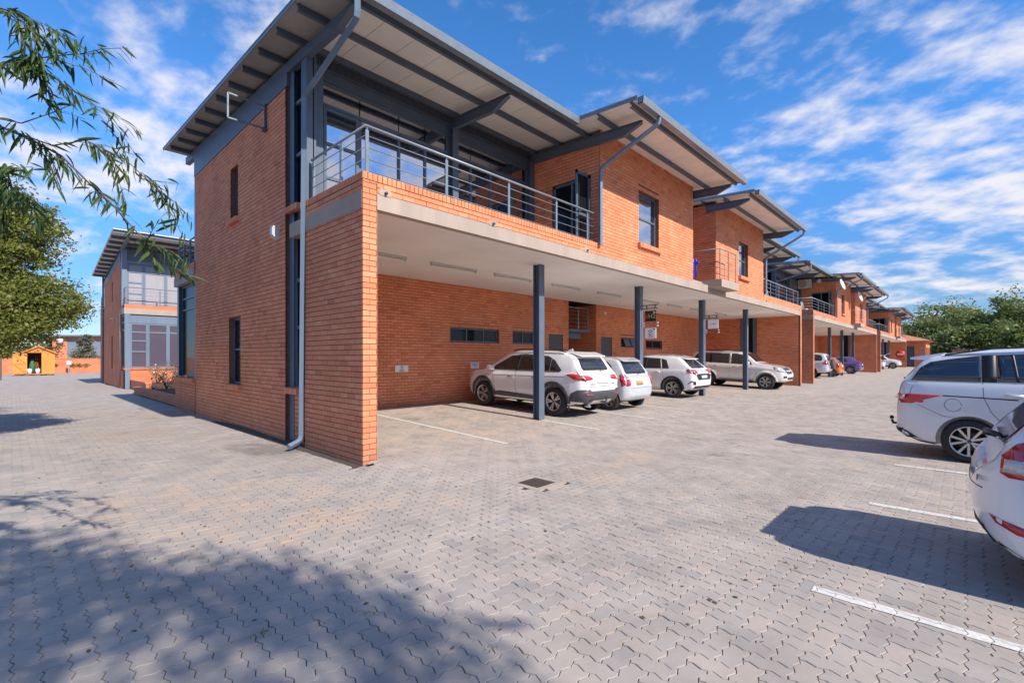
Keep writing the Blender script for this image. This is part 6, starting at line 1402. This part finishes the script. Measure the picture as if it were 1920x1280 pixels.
# ------------------------------------------------------------------ trees and planting
def blade(L,w,bend):
    V=[];Fs=[]; n=5
    for i in range(n+1):
        f=i/n; r=w/2*math.sin(math.pi*min(1,.08+f*.95))**.8 if i<n else .0006; x=L*f; z=-bend*f*f*L
        V+=[(x,-r,z+.12*r),(x,0,z-.25*r),(x,r,z+.12*r)]
    for i in range(n):
        for k in range(2): Fs.append((3*i+k,3*i+k+1,3*i+3+k+1,3*i+3+k))
    return V,Fs
def rotm(d,roll,rnd):
    d=Vector(d).normalized(); q=d.to_track_quat('X','Z'); return q.to_matrix().to_4x4()@Matrix.Rotation(roll,4,'X')
def overhanging_tree():
    base=(-4.2,-2.2,0); t=thing('willow_tree','tall tree with long narrow leaves, twigs hanging into the top left corner','tree',base)
    rnd=random.Random(21)
    m=MB(); m.tube([(-4.2,-2.2,-.1),(-4.1,-2.2,1.2),(-3.9,-2.1,2.6),(-3.4,-2.2,4.2),(-2.6,-3.2,6.2),(-1.9,-5.2,8.2)],[.28,.22,.19,.16,.12,.06],12); m.build('trunk',M['bark'],t)
    for pts,rs in (([(-3.9,-2.1,2.6),(-3.2,.2,3.4),(-2.4,2.2,3.4),(-1.4,3.9,3.15)],[.09,.065,.04,.022]),([(-2.7,-3.0,6.0),(-1.6,-4.2,7.2),(-.3,-5.6,7.8),(1.2,-7,8.0)],[.1,.07,.045,.015]),([(-3.3,-2.3,4.3),(-2.4,-1,4.9),(-1.2,-.4,5.1),(.2,-.7,5.0)],[.08,.055,.035,.012]),([(-2.6,-3.2,6.2),(-2.2,-5.6,7.8),(-1,-8.6,9.2)],[.09,.06,.02])):
        m=MB(); m.tube(pts,rs,8); m.build('branch',M['bark'],t)
    twigs=TW
    lv=[mesh_fast('leaf',*blade(.115,.017,.25),M['leaf_long']),mesh_fast('leaf',*blade(.09,.019,.45),M['leaf_long']),mesh_fast('leaf',*blade(.13,.016,.12),M['leaf_long'])]
    off=Vector(base); cnt=0; extraV=[];extraF=[]
    def leaf(p,d,sc):
        nonlocal cnt
        k=rnd.randrange(3); mt=rotm(d,rnd.uniform(-1.2,1.2),rnd)
        if cnt<290:
            o=bpy.data.objects.new('leaf',lv[k]); C.objects.link(o); o.parent=t; o.matrix_local=Matrix.Translation(Vector(p)-off)@mt@Matrix.Scale(sc,4); cnt+=1
        else:
            b=len(extraV); mm=Matrix.Translation(Vector(p)-off)@mt@Matrix.Scale(sc,4); vs,fs=blade(.11,.017,.3); extraV.extend([tuple(mm@Vector(v)) for v in vs]); extraF.extend([[b+i for i in f] for f in fs])
    def strand(pts,r0,r1,dens,spread=.05,lo=.0):
        P=[Vector(p) for p in pts]; n=len(P); m=MB(); m.tube(P,[r0+(r1-r0)*i/(n-1) for i in range(n)],6); m.build('twig',M['twig'],t)
        for i in range(n-1):
            seg=P[i+1]-P[i]; k=max(1,int(seg.length*dens*1.35))
            for j in range(k):
                f=(j+rnd.random())/k; p=P[i]+seg*f
                d=seg.normalized()*rnd.uniform(.1,.9)+Vector((rnd.gauss(0,.55),rnd.gauss(0,.55),rnd.uniform(-1.25,.15)))
                leaf(p+Vector((rnd.gauss(0,.012),rnd.gauss(0,.012),rnd.gauss(0,.012))),d,rnd.uniform(.55,1.1))
    for pts,r0,r1,dens,subs in twigs:
        strand(pts,r0,r1,dens)
        P=[Vector(p) for p in pts]
        for s in range(subs):
            i=rnd.randrange(1,len(P)-1) if len(P)>2 else 0; f=rnd.random(); p=P[i]+(P[i+1]-P[i])*f if i+1<len(P) else P[i]
            d=(P[min(i+1,len(P)-1)]-P[i]).normalized(); d=(d+Vector((rnd.gauss(0,.5),rnd.gauss(0,.5),rnd.gauss(-.1,.45)))).normalized(); L=rnd.uniform(.14,.34)
            q=[p,p+d*L*.5+Vector((0,0,-.01)),p+d*L+Vector((0,0,-.05*L/.3))]; strand(q,r1*1.1,.0015,dens*1.6)
    if extraV:
        o=bpy.data.objects.new('leaf',mesh_fast('leaf',extraV,extraF,M['leaf_long'],np.random.rand(len(extraF)))); C.objects.link(o); o.parent=t; o['kind']='stuff'
    # the crown overhead, behind the camera: it throws the dappled shade over the near paving
    pts=[]
    def clump(c,r,n): 
        for _ in range(n):
            v=Vector((rnd.gauss(0,1),rnd.gauss(0,1),rnd.gauss(0,.6))); pts.append((c[0]+v.x*r,c[1]+v.y*r,c[2]+v.z*r))
    for _ in range(125):
        x=rnd.uniform(-2.6,1.75); z=rnd.uniform(6.6,10.0)
        ysh=rnd.uniform(-1.0,6.3-1.75*max(0,x))     # where its shade should fall
        y=ysh-1.28*z
        if y>-.9: continue
        clump((x,y,z),.25,120)
    leaves_mesh('crown',pts,.2,M['leaf_long'],t,shape=3.2,droop=.5,rnd=rnd)['kind']='stuff'
TW=[
 ([(-1.4,3.9,3.15),(-.6,4.2,3.35),(-.23,4.44,3.19),(-.05,4.26,3.07),(.08,4.12,2.99),(.21,3.99,2.89),(.32,3.87,2.73),(.42,3.69,2.57),(.52,3.52,2.38),(.6,3.43,2.23)],.010,.0025,34,9),
 ([(-.05,4.26,3.07),(.17,4.02,2.95),(.32,4.01,3.03),(.51,3.96,2.95),(.64,3.9,2.81),(.72,3.89,2.73)],.005,.0018,28,7),
 ([(-1.2,3.9,3.2),(-.6,4.1,3.25),(-.17,4.09,3.3),(.04,3.88,3.35),(.21,3.77,3.41),(.37,3.67,3.45)],.007,.0018,24,4),
 ([(-.9,4.1,3.4),(-.16,3.94,3.62),(0,3.77,3.55),(.09,3.6,3.38),(.08,3.69,3.22)],.006,.002,60,7),
 ([(-.6,4.2,3.3),(-.13,4.2,3.09),(.04,4.02,3.04),(.17,4.02,3.15),(.3,4.04,3.28),(.44,4.04,3.27)],.005,.0013,18,5),
 ([(-.8,4.0,2.9),(-.16,3.79,2.66),(-.04,3.67,2.64),(.03,3.59,2.5)],.004,.0016,50,5),
 ([(.2,-.7,5.0),(.7,1.0,4.5),(.80,2.05,3.80),(.85,2.26,3.47)],.008,.002,26,0)]
overhanging_tree()
def crown_tree(name,label,base,trunk_h,tr,crowns,leaf,n_per,mat,group=None,branches=9,clump_r=.22,seed=1,droop=.1,kind=None,trunkpts=None):
    t=thing(name,label,'tree' if kind is None else kind,base,0,group); rnd=random.Random(seed); bx,by,bz=base
    top=max(c[2]+r[2]*.3 for c,r in crowns); 
    pts0=trunkpts or [(bx,by,bz-.1),(bx+tr*.5,by,bz+trunk_h*.5),(bx-tr*.4,by+tr*.3,bz+trunk_h),(sum(c[0] for c,r in crowns)/len(crowns),sum(c[1] for c,r in crowns)/len(crowns),bz+(trunk_h+top)/2)]
    m=MB(); m.tube(pts0,[tr*1.25,tr,tr*.8,tr*.35],10); m.build('trunk',M['bark'],t)
    pts=[]
    for c,r in crowns:
        for b in range(branches):
            a=rnd.uniform(0,6.283); e=rnd.uniform(-.5,1); q=Vector((math.cos(a)*math.cos(e)*r[0],math.sin(a)*math.cos(e)*r[1],math.sin(e)*r[2]))*rnd.uniform(.55,.95)
            s=Vector((pts0[2][0],pts0[2][1],min(c[2],bz+trunk_h))); E=Vector(c)+q; mid=s.lerp(E,.5)+Vector((0,0,r[2]*.12))
            m=MB(); m.tube([s,mid,E],[tr*.32,tr*.18,tr*.05],6); m.build('limb',M['bark'],t)
        k=int(n_per/60)
        for _ in range(k):
            v=Vector((rnd.gauss(0,1),rnd.gauss(0,1),rnd.gauss(0,1))).normalized()*(rnd.random()**.42)
            if rnd.random()<.12: v*=1.12
            cc=Vector((c[0]+v.x*r[0],c[1]+v.y*r[1],c[2]+v.z*r[2])); R_=clump_r*rnd.uniform(.5,1.5)*r[0]
            for _ in range(60): pts.append((cc.x+rnd.gauss(0,R_),cc.y+rnd.gauss(0,R_),cc.z+rnd.gauss(0,R_*.5)))
    leaves_mesh('crown',pts,leaf,mat,t,shape=1.7,droop=droop,rnd=rnd)
    return t
crown_tree('elm_tree','bushy small-leaved tree over the drive at the left edge, before the shed',(-1.9,13.3,0),1.7,.11,[((-.75,13.6,2.95),(1.4,1.5,1.1)),((-1.0,13.5,4.1),(1.15,1.2,1.0)),((.25,13.6,2.75),(.9,.8,.6)),((-.9,13.4,4.9),(.8,.9,.7)),((-.3,13.5,2.2),(.9,.9,.4)),((.05,13.6,4.1),(.75,.8,.9))],.062,13500,M['leaf_elm'],None,10,.13,seed=4,droop=.05)
crown_tree('young_tree','leafy tree top behind the elm at the left edge',(-2.6,17.5,0),1.5,.1,[((-1.6,17.4,2.9),(1.4,1.3,1.2)),((-1.2,17.3,4.0),(1.2,1.2,1.0))],.065,9000,M['leaf_elm'],None,7,.16,seed=9)
for i,(x,y) in enumerate(((-4.6,21.5),(-5.2,28.0))):
    crown_tree('drive_tree',['leafy tree along the drive, mirrored in the rear window of the nearest block','second leafy tree along the drive, farther from the camera'][i],(x,y,0),1.8,.13,[((x,y,3.9),(1.7,1.9,1.7)),((x-.3,y+.4,2.6),(1.4,1.5,.9))],.11,3500,M['leaf_elm'],'trees along the drive',5,.16,seed=80+i)
FT=[((156.0,7.3),12.1,4.6,'leaf_far','rounded tree nearest the gatehouse roof'),((165.1,3.6),17.0,6.1,'leaf_far','tallest broad tree behind the yard wall'),((155.0,-.4),13.8,5.3,'leaf_far','dark broad tree right of the tallest one'),((147.8,-2.9),10.7,4.0,'leaf_far_y','lighter tree above the roof of the silver people carrier'),((135.4,-4.4),9.0,4.3,'leaf_far_y','pale green tree low over the people carrier'),((145.4,-7.6),15.8,4.8,'leaf_far','dark tall tree at the right edge'),((124.9,-7.9),8.2,3.4,'leaf_far_y','yellow green tree at the right edge'),((165.8,11.5),10.8,4.0,'leaf_far','dark tree behind the gatehouse roof'),((136.5,1.7),8.3,4.5,'leaf_far','low dark tree along the yard wall')]
for i,((x,y),zt,hw,mt,l) in enumerate(FT):
    crown_tree('broadleaf_tree',l,(x,y,0),zt*.3,.28,[((x,y,zt*.60),(hw,hw,zt*.38)),((x+hw*.35,y-hw*.4,zt*.42),(hw*.75,hw*.7,zt*.33)),((x-hw*.3,y+hw*.45,zt*.40),(hw*.7,hw*.65,zt*.32))],.62,4200,M[mt],'trees beyond the end of the yard',4,.16,seed=30+i)
crown_tree('conifer','slim olive conifer in front of the grey garage door',(5.85,73,0),.5,.1,[((5.85,73,1.7),(1.15,1.1,1.3)),((5.85,73,3.1),(.6,.6,1.3))],.17,2400,M['leaf_olive'],None,4,.18,seed=60,droop=-.6)
for i,(x,y,z,r,l) in enumerate(((-.3,73,1.8,2.2,'yellow bush behind the low wall, left of the shed'),(2.0,76,2.2,2.0,'pale bush behind the shed roof'),(-3.2,72,2.4,2.4,'large yellow bush at the left edge behind the wall'))):
    crown_tree('garden_bush',l,(x,y,0),.8,.1,[((x,y,z),(r,r,z*.8))],.22,2200,M['leaf_yellow'] if i!=1 else M['leaf_dry'],'bushes behind the low wall',4,.16,seed=70+i,kind='bush')
# weeds and litter in the joints
rnd=random.Random(12); V=[];Fs=[];T=[]
for (x,y,n) in ((1.05,3.05,16),(1.34,2.92,14),(1.62,2.80,18),(1.95,2.42,10),(1.86,1.95,10),(2.95,1.05,8),(3.70,2.0,6),(3.62,7.0,8),(3.5,8.4,10),(3.52,9.3,8),(3.45,11.2,10),(3.5,13.5,9),(2.2,3.7,5)):
    for k in range(n):
        a=rnd.uniform(0,6.28); L=rnd.uniform(.02,.06); p=Vector((x+rnd.gauss(0,.03),y+rnd.gauss(0,.03),-.005)); d=Vector((math.cos(a),math.sin(a),rnd.uniform(.3,1.2))).normalized(); q=d.cross(Vector((0,0,1))).normalized()*.0028; b=len(V)
        V+= [tuple(p-q),tuple(p+q),tuple(p+d*L)]; Fs.append((b,b+1,b+2)); T.append(rnd.random())
o=bpy.data.objects.new('weeds',mesh_fast('weeds',V,Fs,M['leaf_dry'],T)); C.objects.link(o); tag(o,'dry grass tufts growing in the joints of the paving','weeds',kind='stuff')
V=[];Fs=[];T=[]
for k in range(260):
    d=rnd.uniform(2.6,12); u=rnd.uniform(-1.05,.6); x=FWD[0]*d+RGT[0]*u*d; y=FWD[1]*d+RGT[1]*u*d
    if x>3.5 and y>6.3: continue
    a=rnd.uniform(0,6.28); L=rnd.uniform(.015,.05); w=L*.28; z=gz(x,y)+.004; b=len(V); c,s=math.cos(a),math.sin(a)
    V+=[(x,y,z),(x+c*L*.5-s*w,y+s*L*.5+c*w,z+.006),(x+c*L,y+s*L,z+.003),(x+c*L*.5+s*w,y+s*L*.5-c*w,z+.002)]; Fs.append((b,b+1,b+2,b+3)); T.append(rnd.random())
o=bpy.data.objects.new('leaf_litter',mesh_fast('leaf_litter',V,Fs,M['leaf_dry'],T)); C.objects.link(o); tag(o,'small dry leaves scattered over the paving','leaf litter',kind='stuff')
